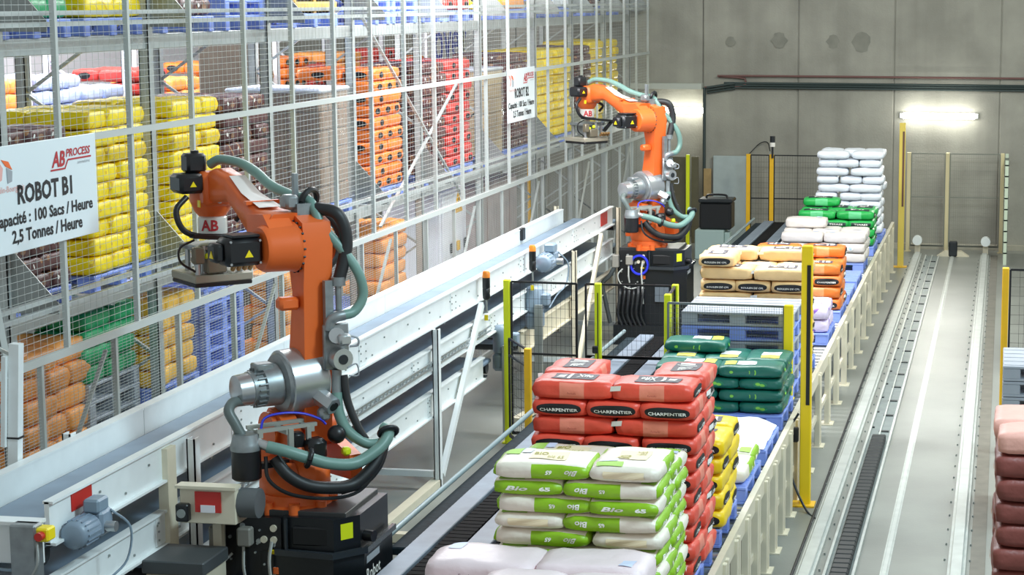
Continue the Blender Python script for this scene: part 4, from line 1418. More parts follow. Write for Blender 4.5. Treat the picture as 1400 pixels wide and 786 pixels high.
def robot(label, C, yaw):
    """local axes: x forward, y to the robot's left, z up; origin on the pedestal top"""
    t = thing('palletising_robot', label, 'robot', C, yaw, 'palletising robots')

    def P(name, mb, m, par=t, sm=40, **k):
        return obj(name, mb, m, par, sm, world=False, **k)
    # foot and turret
    o = P('base', MB().lathe((0, .10, .06), (0, .10, .19), [(0, .255), (.4, .255), (.5, .235), (1, .23)], 24), ORANGE)
    for k in range(8):
        a = k * PI / 4 + .3
        P('lug', MB().cyl((math.cos(a) * .25, .10 + math.sin(a) * .25, .06), (math.cos(a) * .25, .10 + math.sin(a) * .25, .15), .04, 10), ORANGE, o)
    tur = P('turret', MB().lathe((0, .10, .19), (0, .10, .42), [(0, .225), (.15, .245), (.7, .24), (1, .19)], 24)
            .prism([(-.25, .25), (.38, .22), (.36, .62), (.22, .74), (.05, .70), (-.22, .45)], 'y', .06, .18)
            .prism([(-.2, .25), (.34, .22), (.30, .55), (-.18, .42)], 'y', -.32, -.23), ORANGE)
    P('axis_cap', MB().cyl((.18, .16, .58), (.18, .22, .58), .14, 20), ORANGE, tur)
    P('turret_motor', MB().bbox(-.25, -.12, -.04, .10, .42, .58, .03), BLACK, tur)
    P('motor_ball', MB().sphere((-.2, -.125, .586), .065), BLACK, tur, 180)
    # link arm
    arm = P('link_arm', MB().prism([(.00, .50), (.10, .44), (.28, .44), (.36, .56), (.26, .80), (.13, 1.55), (.20, 1.84), (.18, 2.03), (.08, 2.09), (-.05, 2.04), (-.08, 1.88), (-.05, 1.6), (-.03, .9)], 'y', -.19, .02)
            .prism([(.04, .60), (.20, .60), (.12, 1.70), (.0, 1.70)], 'y', -.215, -.19), ORANGE)
    P('arm_cap', MB().cyl((.07, -.19, 1.87), (.07, -.23, 1.87), .12, 20), ORANGE, arm)
    P('arm_foot_cap', MB().cyl((.16, -.19, .58), (.16, -.24, .58), .14, 20), ORANGE, arm)
    P('arm_stop', MB().bbox(.0, .10, .02, .17, 1.44, 1.53, .02), ORANGE, arm)
    # elbow
    elb = P('elbow_housing', MB().lathe((.07, .02, 1.87), (.07, .28, 1.87), [(0, .165), (.07, .175), (.14, .165), (.9, .16), (1, .145)], 28)
            .prism([(.0, 1.80), (.34, 1.90), (.36, 2.08), (.10, 2.10), (-.04, 1.98)], 'y', .06, .24), ORANGE)
    m = MB()
    for k in range(20):
        a = 2 * PI * k / 20
        m.cyl((.07 + .174 * math.cos(a), .022, 1.87 + .174 * math.sin(a)), (.07 + .174 * math.cos(a), .036, 1.87 + .174 * math.sin(a)), .008, 6)
    P('flange_bolt', m, DARK, elb, kind='stuff')
    o = P('elbow_motor', MB().bbox(.0, .20, .28, .55, 1.77, 1.96, .03), BLACK)
    P('motor_cap', MB().bbox(.03, .17, .55, .62, 1.80, 1.93, .02).bbox(.01, .19, .3, .5, 1.96, 1.98, .006), BLACK, o)
    P('warning_mark', MB().prism([(.36, 1.83), (.42, 1.83), (.39, 1.88)], 'x', -.004, .0).prism([(.06, 1.83), (.12, 1.83), (.09, 1.88)], 'y', .62, .624), YEL, o)
    m = MB()
    for a in (.31, .52):
        for z in (1.79, 1.94):
            m.cyl((.0, a, z), (-.008, a, z), .009, 6)
    P('screw', m, STEEL, o)
    # forearm: goose neck
    ys = .085
    prof = []
    up_l = [(.06, 2.10), (.34, 2.11), (.60, 2.18), (.86, 2.30), (1.08, 2.34), (1.22, 2.30)]
    lo_l = [(1.22, 2.06), (1.08, 2.10), (.86, 2.12), (.64, 2.02), (.40, 1.90), (.14, 1.80)]
    fa = MB()
    n = len(up_l)
    for i in range(n):
        wd = [.12, .12, .10, .085, .09, .10][i]
        u, l = up_l[i], lo_l[n - 1 - i]
        b = .03
        fa.v += [(u[0], ys - wd + b, u[1]), (u[0], ys + wd - b, u[1]), (u[0], ys + wd, u[1] - b), (l[0], ys + wd, l[1] + b), (l[0], ys + wd - b, l[1]), (l[0], ys - wd + b, l[1]), (l[0], ys - wd, l[1] + b), (u[0], ys - wd, u[1] - b)]
    for i in range(n - 1):
        for k in range(8):
            fa.f.append((i * 8 + k, i * 8 + (k + 1) % 8, i * 8 + 8 + (k + 1) % 8, i * 8 + 8 + k))
    fa.f += [tuple(range(8)), tuple(range(8 * n - 8, 8 * n))]
    fore = P('forearm', fa, ORANGE, sm=50)
    P('cover_sheet', MB().add([(.30, ys - .085, 2.125), (.30, ys + .085, 2.125), (.62, ys + .07, 2.20), (.62, ys - .07, 2.20), (.84, ys - .06, 2.305), (.84, ys + .06, 2.305)], [(0, 1, 2, 3), (3, 2, 5, 4)]), mat('pale_sheet', '#e4dcd6', .4), fore)
    P('forearm_band', MB().box(.42, .47, ys - .125, ys + .125, 2.135, 2.16), ORANGE, fore)
    # wrist
    wr = P('wrist', MB().lathe((1.30, ys, 1.98), (1.30, ys, 2.24), [(0, .10), (.15, .13), (.45, .16), (1, .15)], 20).bbox(1.12, 1.34, ys - .12, ys + .13, 2.06, 2.31, .03), ORANGE)
    P('yellow_plate', MB().box(1.14, 1.18, ys + .155, ys + .162, 2.06, 2.11), YEL, wr)
    o = P('wrist_motor', MB().bbox(1.14, 1.36, ys + .11, ys + .30, 2.16, 2.30, .025), BLACK)
    P('upper_motor', MB().bbox(1.24, 1.38, ys + .05, ys + .2, 2.30, 2.44, .02).cyl((1.30, ys + .12, 2.44), (1.30, ys + .12, 2.46), .03, 10), BLACK, o)
    P('warning_mark', MB().prism([(ys + .18, 2.21), (ys + .23, 2.21), (ys + .205, 2.25)], 'x', 1.135, 1.139), YEL, o)
    m = MB()
    for a, z in ((ys + .02, 2.10), (ys + .02, 2.26)):
        m.cyl((1.12, a, z), (1.105, a, z), .018, 8)
    P('screw', m, STEEL, wr)
    fl = P('flange', MB().lathe((1.30, ys, 1.84), (1.30, ys, 1.98), [(0, .10), (.1, .105), (.9, .105), (1, .09)], 20), mat('flange_pale', '#d9d9d3', .35, .2))
    # AB mark wrapped round the flange towards the viewer side
    vs, fs, asp = text2d('AB', .03)
    a0 = PI / 2 + .95
    P('lettering', MB().add([(1.30 + .1075 * math.cos(a0 + x * 1.25), ys + .1075 * math.sin(a0 + x * 1.25), 1.915 + (y + .0) * .14) for x, y in vs], fs), INKR, fl, None)
    # gripper
    gr = P('gripper', MB().bbox(1.14, 1.46, ys - .2, ys + .2, 1.74, 1.78, .01).bbox(1.20, 1.40, ys - .12, ys + .12, 1.60, 1.74, .015), ALU)
    gy = ys
    P('cable_tray', MB().beam((1.10, gy - .30, 1.80), (1.12, gy + .24, 1.86), .09, .03).beam((1.10, gy - .30, 1.80), (1.12, gy - .16, 1.66), .06, .03), BLACK, gr)
    P('suction_box', MB().bbox(1.08, 1.52, gy - .21, gy + .24, 1.515, 1.575, .008), mat('suction_grey', '#a09c8c', .45, .2), gr)
    P('foam_pad', MB().bbox(1.085, 1.515, gy - .205, gy + .235, 1.485, 1.517, .006), BLACK, gr)
    m = MB()
    for x, y in ((1.16, gy - .14), (1.16, gy + .14), (1.44, gy - .14), (1.44, gy + .14), (1.12, gy), (1.12, gy + .2)):
        m.cyl((x, y, 1.57), (x, y, 1.78), .022, 10)
    P('air_cylinder', m, STEEL, gr)
    P('valve_block', MB().bbox(1.06, 1.16, gy + .0, gy + .15, 1.585, 1.70, .01).bbox(1.05, 1.12, gy + .17, gy + .25, 1.66, 1.78, .01), mat('valve_grey', '#77705f', .4, .3), gr)
    m = MB()
    for k in range(4):
        m.cyl((1.07, gy - .18 + .045 * k, 1.60), (1.03, gy - .18 + .045 * k, 1.64), .018, 8)
    P('fitting', m, mat('brass', '#b08a5a', .35, .6), gr)
    P('yellow_fitting', MB().sphere((1.09, gy + .06, 1.73), .025).sphere((1.09, gy + .14, 1.71), .022), YELG, gr, 180)
    P('gripper_cable', MB().tube([(1.16, gy + .25, 2.14), (1.14, gy + .34, 2.05), (1.12, gy + .31, 1.92), (1.12, gy + .2, 1.86), (1.12, gy + .0, 1.84)], .022, 8), BLACK, gr, 60)
    P('thin_hose', MB().tube([(1.12, gy + .22, 1.83), (1.12, gy + .33, 1.78), (1.12, gy + .33, 1.68), (1.12, gy + .22, 1.6)], .009, 6), BLACK, gr, 60)
    P('side_hose', MB().tube([(1.2, gy - .1, 2.08), (1.16, gy - .18, 2.02), (1.2, gy - .14, 1.94)], .02, 6), BLACK, gr, 60)
    # hose bracket on the elbow
    br = P('hose_bracket', MB().box(.16, .20, -.06, -.03, 2.06, 2.36).bbox(.08, .20, -.03, .07, 2.12, 2.22, .02).box(.06, .16, -.16, .0, 2.08, 2.16), ALU)
    P('hose_clamp', ring((.13, -.125, 2.175), (-.9, -.35, -.25), .075, .022), BLACK, br)
    # hoses
    P('green_hose', MB().tube([(1.22, .12, 2.36), (1.12, .085, 2.40), (.9, .03, 2.385), (.7, .0, 2.33), (.5, -.013, 2.255), (.3, -.07, 2.2), (.16, -.12, 2.18), (.05, -.13, 2.11), (-.0, -.152, 2.007), (-.1, -.264, 1.832), (-.15, -.346, 1.679), (-.15, -.376, 1.524), (-.15, -.311, 1.42), (-.15, -.22, 1.40)], .036, 10), HOSEG, sm=60)
    P('grey_elbow', MB().tube([(-.15, -.23, 1.40), (-.14, -.17, 1.39), (-.12, -.14, 1.36), (-.11, -.13, 1.30)], .038, 10), ALU, sm=60)
    P('black_hose', MB().tube([(.1, -.123, 2.12), (-.05, -.213, 2.108), (-.09, -.265, 2.03), (-.1, -.285, 1.9), (-.1, -.265, 1.78), (-.1, -.215, 1.62)], .045, 10)
      .tube([(.2, -.1, 2.12), (.17, -.28, 2.05), (.16, -.37, 1.93), (.16, -.35, 1.8), (.16, -.27, 1.70)], .035, 8), HOSEB, sm=60)
    P('riser_pipe', MB().cyl((-.1, -.215, 1.64), (-.1, -.215, 1.36), .022, 10).cyl((-.1, -.215, 1.66), (-.1, -.215, 1.60), .05, 12).box(-.11, -.07, -.17, -.11, 1.30, 1.64), ALU)
    mf = P('manifold', MB().bbox(-.12, -.08, -.28, -.09, 1.02, 1.34, .01), ALU)
    P('valve', MB().cyl((-.12, -.19, 1.10), (-.20, -.19, 1.10), .075, 18).cyl((-.12, -.18, 1.25), (-.19, -.15, 1.27), .055, 14).bbox(-.24, -.16, -.24, -.15, 1.2, 1.28, .015), STEEL, mf)
    P('valve_core', MB().cyl((-.20, -.19, 1.10), (-.206, -.19, 1.10), .035, 14), DARK, mf)
    P('valve_cable', MB().tube([(-.18, -.24, 1.26), (-.2, -.3, 1.24), (-.19, -.31, 1.19), (-.16, -.26, 1.18)], .008, 6).tube([(-.2, -.22, 1.04), (-.2, -.29, 1.06), (-.2, -.30, .98), (-.18, -.24, .98)], .006, 6), INKG, mf, 60)
    P('down_pipe', MB().tube([(-.12, -.18, 1.02), (-.12, -.175, .93), (-.13, -.17, .84)], .034, 10), ALU, sm=60)
    P('green_down_hose', MB().tube([(-.13, -.17, .86), (-.16, -.165, .73), (-.20, -.21, .60), (-.25, -.32, .51), (-.28, -.40, .50)], .038, 10), HOSEG, sm=60)
    P('green_loop_hose', MB().tube([(-.20, .393, .569), (-.26, .289, .536), (-.31, .153, .481), (-.34, .006, .426), (-.35, -.182, .401), (-.35, -.352, .47), (-.33, -.44, .535), (-.29, -.475, .58), (-.24, -.46, .60)], .042, 10), HOSEG, sm=60)
    P('loop_flange', ring((-.30, -.47, .575), (.5, -.1, .5), .062, .018), DARK, sm=60)
    P('hose_ring', ring((-.31, .14, .475), (-.05, -.14, -.05), .056, .018), BLACK, sm=60)
    P('inlet_pipe', MB().tube([(-.1, .47, .60), (-.13, .455, .60), (-.17, .42, .585), (-.21, .38, .565)], .034, 10), STEEL, sm=60)
    P('black_cable_loop', MB().tube([(-.18, .33, .48), (-.24, .28, .38), (-.29, .18, .30), (-.33, .05, .262), (-.33, -.161, .247), (-.33, -.303, .329), (-.31, -.40, .43), (-.28, -.44, .52)], .044, 8), HOSEB, sm=60)
    P('thin_black_cable', MB().tube([(-.19, .40, .50), (-.24, .405, .35), (-.3, .27, .24), (-.33, .0, .18), (-.34, -.215, .20), (-.33, -.36, .34), (-.3, -.44, .5)], .013, 6)
      .tube([(-.3, -.1, .2), (-.34, -.25, .24), (-.35, -.38, .36), (-.3, -.47, .52)], .018, 6)
      .tube([(-.25, -.34, .5), (-.22, -.28, .62), (-.17, -.23, .8), (-.14, -.22, .98)], .028, 8), HOSEB, sm=60)
    # filter canister
    ca = P('filter_canister', MB().lathe((-.1, .50, .34), (-.1, .50, .545), [(0, .085), (.06, .10), (1, .10)], 20), BLACK)
    P('canister_lid', MB().lathe((-.1, .50, .545), (-.1, .50, .655), [(0, .105), (.3, .105), (.4, .10), (1, .085)], 20), ALU, ca)
    P('side_elbow', MB().tube([(-.08, .52, .64), (-.05, .55, .72), (-.01, .575, .80), (.04, .52, .845), (.1, .40, .835), (.12, .34, .83)], .036, 10), mat('elbow_grey', '#5f6a68', .4), ca, 60)
    P('canister_arm', MB().box(-.13, -.07, .2, .42, .40, .44), DARK, ca)
    # blower
    bl = P('blower', MB().lathe((.12, .13, .925), (.12, -.16, .945), [(0, .205), (.03, .225), (.9, .225), (1, .19)], 32), STEEL)
    P('blower_face', MB().lathe((.12, .17, .922), (.12, .12, .925), [(0, .12), (.4, .2), (1, .215)], 24), ALU, bl)
    P('blower_motor', MB().lathe((.12, .46, .905), (.12, .15, .922), [(0, .07), (.05, .10), (.28, .112), (.3, .12), (.55, .12), (.58, .14), (.95, .15), (1, .12)], 22), ALU, bl)
    P('fan_cover', MB().lathe((.12, .475, .904), (.12, .36, .91), [(0, .085), (.1, .108), (1, .115)], 22), STEEL, bl)
    m = MB()
    for k in range(20):
        a = 2 * PI * k / 20
        m.beam((.12 + .123 * math.cos(a), .20, .918 + .123 * math.sin(a)), (.12 + .123 * math.cos(a), .34, .911 + .123 * math.sin(a)), .008, .03, (math.cos(a), 0, math.sin(a)))
    P('cooling_fin', m, ALU, bl, kind='stuff')
    P('terminal_box', MB().bbox(.06, .18, .2, .33, 1.03, 1.08, .01), ALU, bl)
    m = MB()
    m.lathe((-.06, -.07, .84), (-.20, -.11, .78), [(0, .062), (1, .062)], 6)
    P('outlet', m, STEEL, bl, None)
    P('outlet_hole', MB().cyl((-.20, -.11, .78), (-.204, -.111, .778), .034, 14), BLACK, bl)
    fr = P('bracket_frame', MB().box(-.16, -.13, .0, .44, .655, .68).box(.0, .03, .0, .44, .655, .68).box(-.16, .03, .40, .43, .62, .655).box(-.16, .03, .2, .23, .62, .655).box(-.16, .03, .02, .05, .62, .655).box(-.17, -.14, .18, .215, .45, .66).box(-.17, -.14, .05, .08, .48, .66).box(.0, .03, .1, .13, .3, .66), mat('frame_zinc', '#a7aaa2', .45, .3))
    P('blue_cable', MB().tube([(-.12, .40, .66), (-.1, .36, .74), (-.12, .25, .765), (-.14, .1, .75), (-.16, -.02, .70), (-.17, -.06, .66)], .009, 6), BLUEC, fr, 60)
    P('junction', MB().bbox(-.18, -.10, -.10, -.02, .68, .77, .02), ALU, fr)
    P('black_block', MB().bbox(-.15, -.05, .08, .18, .50, .62, .02), BLACK, fr)
    P('yellow_plug', MB().bbox(-.24, -.18, -.22, -.16, .43, .49, .015), YELG, fr)
    return t


def pedestal(label, x, y, near):
    """black enamelled pedestal; x, y = middle, top at 1.33"""
    h = 1.33
    t = thing('robot_pedestal', label, 'pedestal', (x, y, 0), group='robot pedestals')
    x0, x1, y0, y1 = x - .48, x + .48, y - .40, y + .34
    obj('body', MB().prism([(x0, y0), (x1 - .16, y0 - .06), (x1, y0 + .12), (x1, y1), (x0, y1)], 'z', 0.02, h - .24), BLKM, t)
    obj('plinth', MB().box(x0 - .05, x1 + .01, y0 - .08, y1 + .05, 0, .28), BLKM, t)
    c = obj('cover', MB().prism([(x0 + .42, y0), (x1 - .16, y0 - .04), (x1 - .03, y0 + .13), (x1 - .03, y1), (x0 + .42, y1)], 'z', h - .24, h), BLKM, t)
    obj('rim', MB().prism([(x0 + .38, y0 - .05), (x1 - .15, y0 - .10), (x1 + .03, y0 + .11), (x1 + .03, y1), (x1, y1), (x1, y0 + .13), (x1 - .16, y0 - .06), (x0 + .38, y0 - .01)], 'z', h - .26, h - .22), mat('rim_enamel', '#2c3136', .25), c)
    obj('opening', MB().bbox(x0 + .50, x1 - .20, y0 - .035, y0 - .01, h - .19, h - .06, .01), mat('opening_dark', '#05070a', .6), c)
    obj('rib', MB().beam((x0 + .46, y0 - .03, h - .23), (x0 + .46, y0 - .03, h - .01), .015, .03), mat('rim_enamel', '#2c3136', .25), c)
    obj('yellow_sticker', MB().box(x1 - .26, x1 - .14, y0 + .06, y0 + .16, h, h + .003), YELG, c)
    obj('yellow_sticker', MB().add([(x1 - .125, y0 + .004, h - .15), (x1 - .065, y0 + .082, h - .15), (x1 - .065, y0 + .082, h - .04), (x1 - .125, y0 + .004, h - .04)], [(0, 1, 2, 3)]), YELG, c)
    obj('knob', MB().cyl((x1 - .02, y0 + .2, h - .16), (x1 + .05, y0 + .18, h - .16), .04, 12), BLACK, c, 60)
    obj('top_plate', MB().bbox(x0 + .02, x1 - .1, y0 + .04, y1, h - .03, h + .03, .004), mat('top_grey', '#3d3f40', .35, .3), t)
    p = obj('connector_panel', MB().box(x0 + .02, x0 + .42, y0 - .02, y0 + .1, .62, h - .01), BLACK, t)
    m = MB()
    rr = random.Random(5)
    for k in range(26):
        a, b = x0 + .05 + rr.random() * .34, .80 + rr.random() * .48
        m.cyl((a, y0 - .02, b), (a, y0 - .032, b), rr.choice((.008, .012, .018)), 8)
    obj('gland', m, STEEL, p)
    obj('plug', MB().bbox(x0 + .13, x0 + .23, y0 - .10, y0 - .02, h - .2, h - .07, .012), mat('plug_grey', '#8b8880', .5), p)
    obj('plug', MB().bbox(x0 - .06, x0 + .03, y0 - .12, y0 - .02, h - .24, h - .06, .012), mat('plug_grey', '#8b8880', .5), p)
    for a, b in ((.30, .16), (.37, .16), (.37, .08)):
        obj('white_ring', MB().cyl((x0 + a, y0 - .02, h - b), (x0 + a, y0 - .035, h - b), .024, 12), CREAM, p, 60)
    obj('yellow_tab', MB().bbox(x0 + .33, x0 + .38, y0 - .035, y0 - .02, h - .26, h - .23, .004), YEL, p)
    obj('orange_tab', MB().bbox(x0 + .36, x0 + .40, y0 - .035, y0 - .02, h - .40, h - .35, .004), ORANGE, p)
    obj('pale_cable', MB().tube([(x0 + .08, y0 - .05, h - .26), (x0 + .02, y0 - .09, h - .34), (x0 + .06, y0 - .1, h - .46), (x0 + .18, y0 - .09, h - .53), (x0 + .28, y0 - .06, h - .52)], .01, 6)
        .tube([(x0 + .17, y0 - .07, h - .2), (x0 + .17, y0 - .08, h - .35), (x0 + .18, y0 - .06, h - .45)], .011, 6)
        .tube([(x0 + .36, y0 - .04, h - .17), (x0 + .35, y0 - .07, h - .3), (x0 + .36, y0 - .06, h - .5), (x0 + .37, y0 - .05, h - .75)], .012, 6), mat('cable_pale', '#b6b9b4', .5), p, 60)
    if near:
        obj('blue_cable', MB().tube([(x0 + .08, y0 - .06, h - .42), (x0 + .14, y0 - .09, h - .47), (x0 + .24, y0 - .08, h - .48), (x0 + .34, y0 - .06, h - .5)], .012, 6), BLUEC, p, 60)
    else:
        obj('blue_cable', MB().tube([(x0 + .32 + .12 * math.cos(a * PI / 6), y0 - .06, h - .2 + .13 * math.sin(a * PI / 6)) for a in range(13)], .018, 6), BLUEC, p, 60)
    m = MB()
    for k in range(6):
        a = x0 + .04 + .065 * k
        m.tube([(a, y0 - .03, .78 + .03 * (k % 3)), (a + .01, y0 - .10, .7), (a - .02, y0 - .10, .45), (a + .03, y0 - .07, .28)], .016 if k % 2 else .022, 6)
    obj('black_cable', m, HOSEB, p, 60)
    obj('side_conduit', MB().tube([(x0 - .02, y0 - .08, h - .22), (x0 - .10, y0 - .1, h - .36), (x0 - .2, y0 - .08, h - .48), (x0 - .16, y0 - .06, .6), (x0 - .1, y0 - .04, .3)], .03, 8), mat('conduit_grey', '#3d4344', .5), p, 60)
    o = obj('name_plate', MB().add([(x1 + .002, y0 + .16, .98), (x1 + .002, y0 + .44, .98), (x1 + .002, y0 + .44, 1.03), (x1 + .002, y0 + .16, 1.03)], [(0, 1, 2, 3)]), INKG, t)
    if near:
        obj('lettering', text_mb('Robot', .3, (x1 + .003, y0 + .3, .90), (0, 1, 0), (0, 0, 1), .01), INKW, t)
    obj('grey_door', MB().box(x1 - .42, x1 - .22, y0 - .075, y0 - .05, .62, .86), mat('door_grey', '#5b646c', .4), t)
    return t


pedestal('black pedestal with cable panel and yellow stickers under the near robot', -4.70, 12.78, True)
pedestal('black pedestal with blue cable coil under the farther robot', -4.80, 27.25, False)
robot('near orange palletising robot with green hose and suction gripper', (-4.70, 12.75, 1.252), math.radians(136))
robot('farther orange palletising robot before the back wall', (-4.84, 27.2, 1.252), math.radians(143))

# ------------------------------------------------------------------ guarding
def posts_fence(name, label, pts, h, m, posts, mesh_step=.1, frame=BLACK, w_=.07, rails=(0.12, 1.0), zmin=(), pz=0):
    """pts: corners of the line; posts at each corner; black frame with wire mesh between"""
    t = thing(name, label, 'fence', (pts[0][0], pts[0][1], 0))
    for (x, y), on in zip(pts, posts):
        if on:
            obj('post', MB().bbox(x - w_ / 2, x + w_ / 2, y - .035, y + .035, pz, h, .006).box(x - .06, x + .06, y - .06, y + .06, pz, pz + .012), m, t)
    for i in range(len(pts) - 1):
        a, b = Vector((pts[i][0], pts[i][1], 0)), Vector((pts[i + 1][0], pts[i + 1][1], 0))
        d = (b - a).normalized()
        a, b = a + d * .05, b - d * .05
        f = MB()
        zb = zmin[i] if zmin else .1
        for z in [q for q in rails if q > zb] + [h - .02, zb + .01]:
            f.beam(a + Vector((0, 0, z)), b + Vector((0, 0, z)), .02, .022)
        for p in (a, b):
            f.beam(p + Vector((0, 0, zb)), p + Vector((0, 0, h - .02)), .02, .022)
        obj('frame', f, frame, t)
        g = MB()
        L = (b - a).length
        k = mesh_step
        while k < L:
            p = a + d * k
            g.beam(p + Vector((0, 0, zb)), p + Vector((0, 0, h - .03)), .0026, .0026)
            k += mesh_step / 2
        z = zb + .1
        while z < h - .05:
            g.beam(a + Vector((0, 0, z)), b + Vector((0, 0, z)), .0026, .0026)
            z += mesh_step
        obj('wire_mesh', g, frame, t, kind='stuff')
    return t


posts_fence('guard_fence', 'black mesh guard fence with lime yellow posts across between the robots', [(-5.25, 20.5), (-4.42, 20.45), (-3.40, 20.45), (-3.36, 19.75)], 1.8, YELG, [1, 0, 1, 1], zmin=(.1, .98, .98))
t = thing('guard_post', 'lime yellow guard post right of the tall post, before farther robot', 'post', (-4.22, 20.45, 0))
obj('post', MB().bbox(-4.26, -4.19, 20.37, 20.43, 0, 1.8, .006), YELG, t)
obj('slot', MB().box(-4.228, -4.218, 20.364, 20.37, .2, 1.7), BLACK, t)
obj('sensor', MB().bbox(-4.28, -4.22, 20.33, 20.37, 1.05, 1.13, .008), BLACK, t)
posts_fence('guard_fence', 'fine grey mesh guard with yellow corner posts before the empty pallets', [(-3.33, 19.3), (-2.06, 19.25)], 1.80, YEL, [0, 1], .05, mat('guard_grey', '#6a7276', .5), .09, zmin=(.93,), pz=.85)
posts_fence('guard_fence', 'low black mesh guard with short yellow post beside red sacks', [(-5.22, 20.40), (-4.83, 19.7)], 1.2, YELO, [0, 1], .1, BLACK, .07)
t = thing('light_curtain_post', 'tall amber light curtain post with black slot by the dark green sacks', 'post', (-1.80, 18.4, 0))
obj('post', MB().bbox(-1.85, -1.745, 18.37, 18.45, 0, 2.5, .008), mat('bright_amber', '#f3d01c', .4), t)
obj('slot', MB().box(-1.795, -1.76, 18.362, 18.37, .98, 2.32), BLACK, t)
obj('foot', MB().box(-1.92, -1.70, 18.28, 18.5, 0, .015), YELO, t)
obj('cable', MB().tube([(-1.86, 18.35, .9), (-1.96, 18.3, .7), (-1.93, 18.28, .35), (-1.75, 18.1, .02), (-1.55, 17.7, .015)], .012, 6), DARK, t, 60)
obj('junction_box', MB().bbox(-1.96, -1.86, 18.33, 18.40, .62, .76, .01), BLACK, t)
t = thing('light_curtain_post', 'tall amber post with dark slot beside the tall white sack stack', 'post', (-1.80, 35.6, 0))
obj('post', MB().bbox(-1.85, -1.74, 35.56, 35.64, 0, 2.6, .008), mat('pale_amber', '#dfc65c', .45), t)
obj('slot', MB().box(-1.79, -1.755, 35.552, 35.56, 1.1, 2.45), mat('slot_brown', '#6b4a3a', .5), t)
obj('foot', MB().box(-1.92, -1.68, 35.5, 35.7, 0, .015), YELO, t)

# far end by the wall
posts_fence('mesh_gate', 'wide mesh gate with beige posts at far end of the rails', [(-1.78, 37.9), (-1.05, 37.9), (-.02, 37.9)], 1.9, mat('beige_post', '#cfc39a', .5), [1, 1, 1], .08, mat('gate_grey', '#777a70', .5), .07, (.12, 1.05))
t = thing('mesh_panel_side', 'pale green mesh panel edge running forward from the mesh gate', 'fence', (.06, 37.0, 0))
obj('post', MB().box(.03, .09, 36.2, 36.26, 0, 1.9), mat('pale_green', '#c9d6c0', .5), t)
obj('post', MB().box(.03, .09, 37.8, 37.86, 0, 1.9), mat('pale_green', '#c9d6c0', .5), t)
for k in range(9):
    obj('rung', MB().box(.02, .10, 36.2, 37.86, .2 + k * .2, .225 + k * .2), mat('rung_dark', '#4c564e', .5), t)
posts_fence('guard_fence', 'black mesh guard with yellow posts and beacon near back wall', [(-4.83, 37.6), (-4.38, 37.6), (-2.4, 37.6)], 1.85, YELO, [1, 1, 0], .1, BLACK, .08)
t = thing('signal_beacon', 'small dark beacon with white light on the far yellow post', 'beacon', (-4.36, 37.5, 1.9))
obj('stem', MB().cyl((-4.36, 37.54, 1.78), (-4.36, 37.54, 2.0), .02, 8), DARK, t, 60)
obj('lens', MB().cyl((-4.36, 37.54, 2.0), (-4.36, 37.54, 2.08), .05, 12), INKW, t, 60)
obj('cap', MB().cyl((-4.36, 37.54, 2.08), (-4.36, 37.54, 2.2), .05, 12), DARK, t, 60)
t = thing('guard_post', 'thin lime post at the recess behind the farther robot', 'post', (-6.05, 37.9, 0))
obj('post', MB().bbox(-6.09, -6.02, 37.87, 37.93, 0, 1.8, .006), YELG, t)
t = thing('dark_panel', 'dark brown mesh panel left of the thin lime post in recess', 'panel', (-6.5, 38.0, 0))
obj('panel', MB().bbox(-6.95, -6.12, 38.0, 38.05, .05, 1.75, .01), mat('mesh_brown', '#57523f', .6, var=.1), t)
obj('panel', MB().bbox(-6.0, -5.86, 38.0, 38.05, .05, 1.75, .01), mat('mesh_brown', '#57523f', .6), t)
t = thing('wall_panel', 'pale grey board leaning flat on the back wall beside yellow post', 'panel', (-5.1, 38.3, 0))
obj('board', MB().bbox(-5.62, -4.9, 38.3, 38.37, .0, 1.75, .01), mat('board_grey', '#a4b0b0', .6, var=.06), t)
t = thing('wooden_strip', 'tan vertical board at the corner of the back wall', 'panel', (-5.72, 38.25, 0))
obj('board', MB().bbox(-5.8, -5.65, 38.25, 38.3, 0, 1.5, .006), mat('tan_board', '#a08659', .6, var=.15), t)
t = thing('grey_box', 'pale grey green floor box below the black case at back wall', 'box', (-5.35, 36.3, 0))
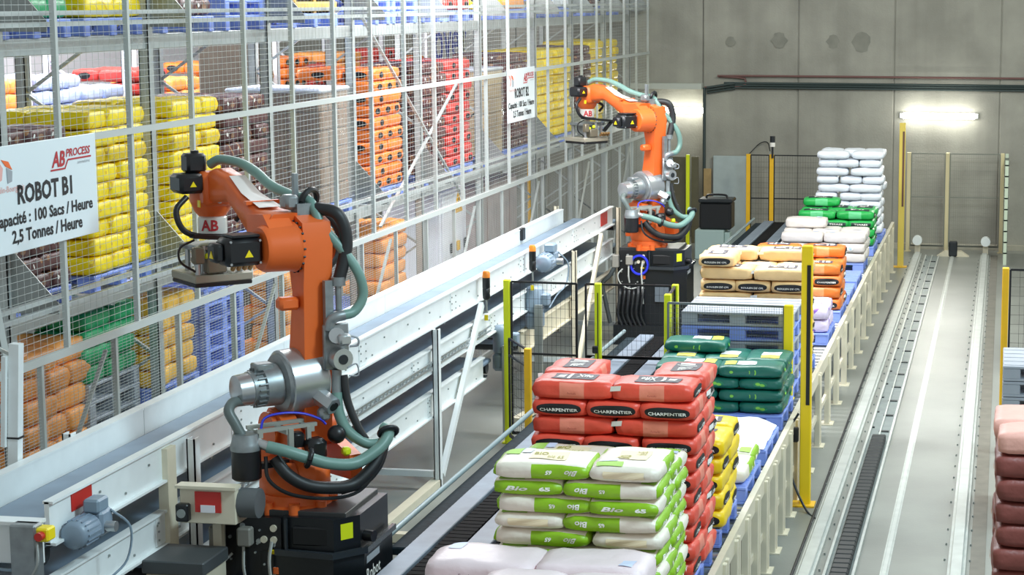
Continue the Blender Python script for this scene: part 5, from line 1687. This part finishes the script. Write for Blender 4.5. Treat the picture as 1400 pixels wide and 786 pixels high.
obj('body', MB().bbox(-5.62, -5.08, 36.0, 36.6, 0, .55, .015), mat('box_greygreen', '#9bb0ad', .5), t)
obj('side_box', MB().bbox(-5.08, -4.98, 36.1, 36.4, .25, .5, .01), mat('box_greygreen', '#9bb0ad', .5), t)
t = thing('black_case', 'black plastic case on the grey floor box at back wall', 'case', (-5.3, 36.4, .55))
obj('case', MB().bbox(-5.55, -4.95, 36.1, 36.6, .55, 1.05, .03), BLACK, t)
obj('lid', MB().bbox(-5.57, -4.93, 36.08, 36.62, 1.05, 1.12, .02), DARK, t)
obj('handle', MB().tube([(-5.45, 36.3, 1.12), (-5.4, 36.3, 1.18), (-5.1, 36.3, 1.18), (-5.05, 36.3, 1.12)], .02, 6), BLACK, t, 60)
posts_fence('guard_fence', 'black mesh fence with amber post at the right edge before grey pallets', [(.05, 20.9), (1.6, 20.9)], 2.0, YELO, [1, 1], .1, BLACK, .07, (.12, 1.05))

# the small far sacks, joined
t_v, t_f, t_m, t_s, mats = [], [], [], [], []
for style, L, W, T, variant, loc, rz in REST:
    p = sack_proto(style, L, W, T, variant)
    M = Matrix.Translation(loc) @ Matrix.Rotation(rz, 4, 'Z')
    for q in [p] + list(p.children_recursive):
        me = q.data
        mt = me.materials[0]
        if mt not in mats:
            mats.append(mt)
        o = len(t_v)
        t_v += [tuple(M @ v.co) for v in me.vertices]
        for pg in me.polygons:
            t_f.append(tuple(i + o for i in pg.vertices))
            t_m.append(mats.index(mt))
            t_s.append(pg.use_smooth)
me = bpy.data.meshes.new('sack_stacks')
me.from_pydata(t_v, [], t_f)
for mt in mats:
    me.materials.append(mt)
me.polygons.foreach_set('material_index', t_m)
me.polygons.foreach_set('use_smooth', t_s)
me.update()
o = bpy.data.objects.new('sack_stacks', me)
COL.objects.link(o)
tag(o, 'many small coloured sacks stacked along the farther rack bays and far rack', 'sacks', kind='stuff')
for p in FIRST.values():                                      # kinds that only occur among the far ones
    if p.get('_fresh'):
        for q in list(p.children_recursive) + [p]:
            bpy.data.objects.remove(q)
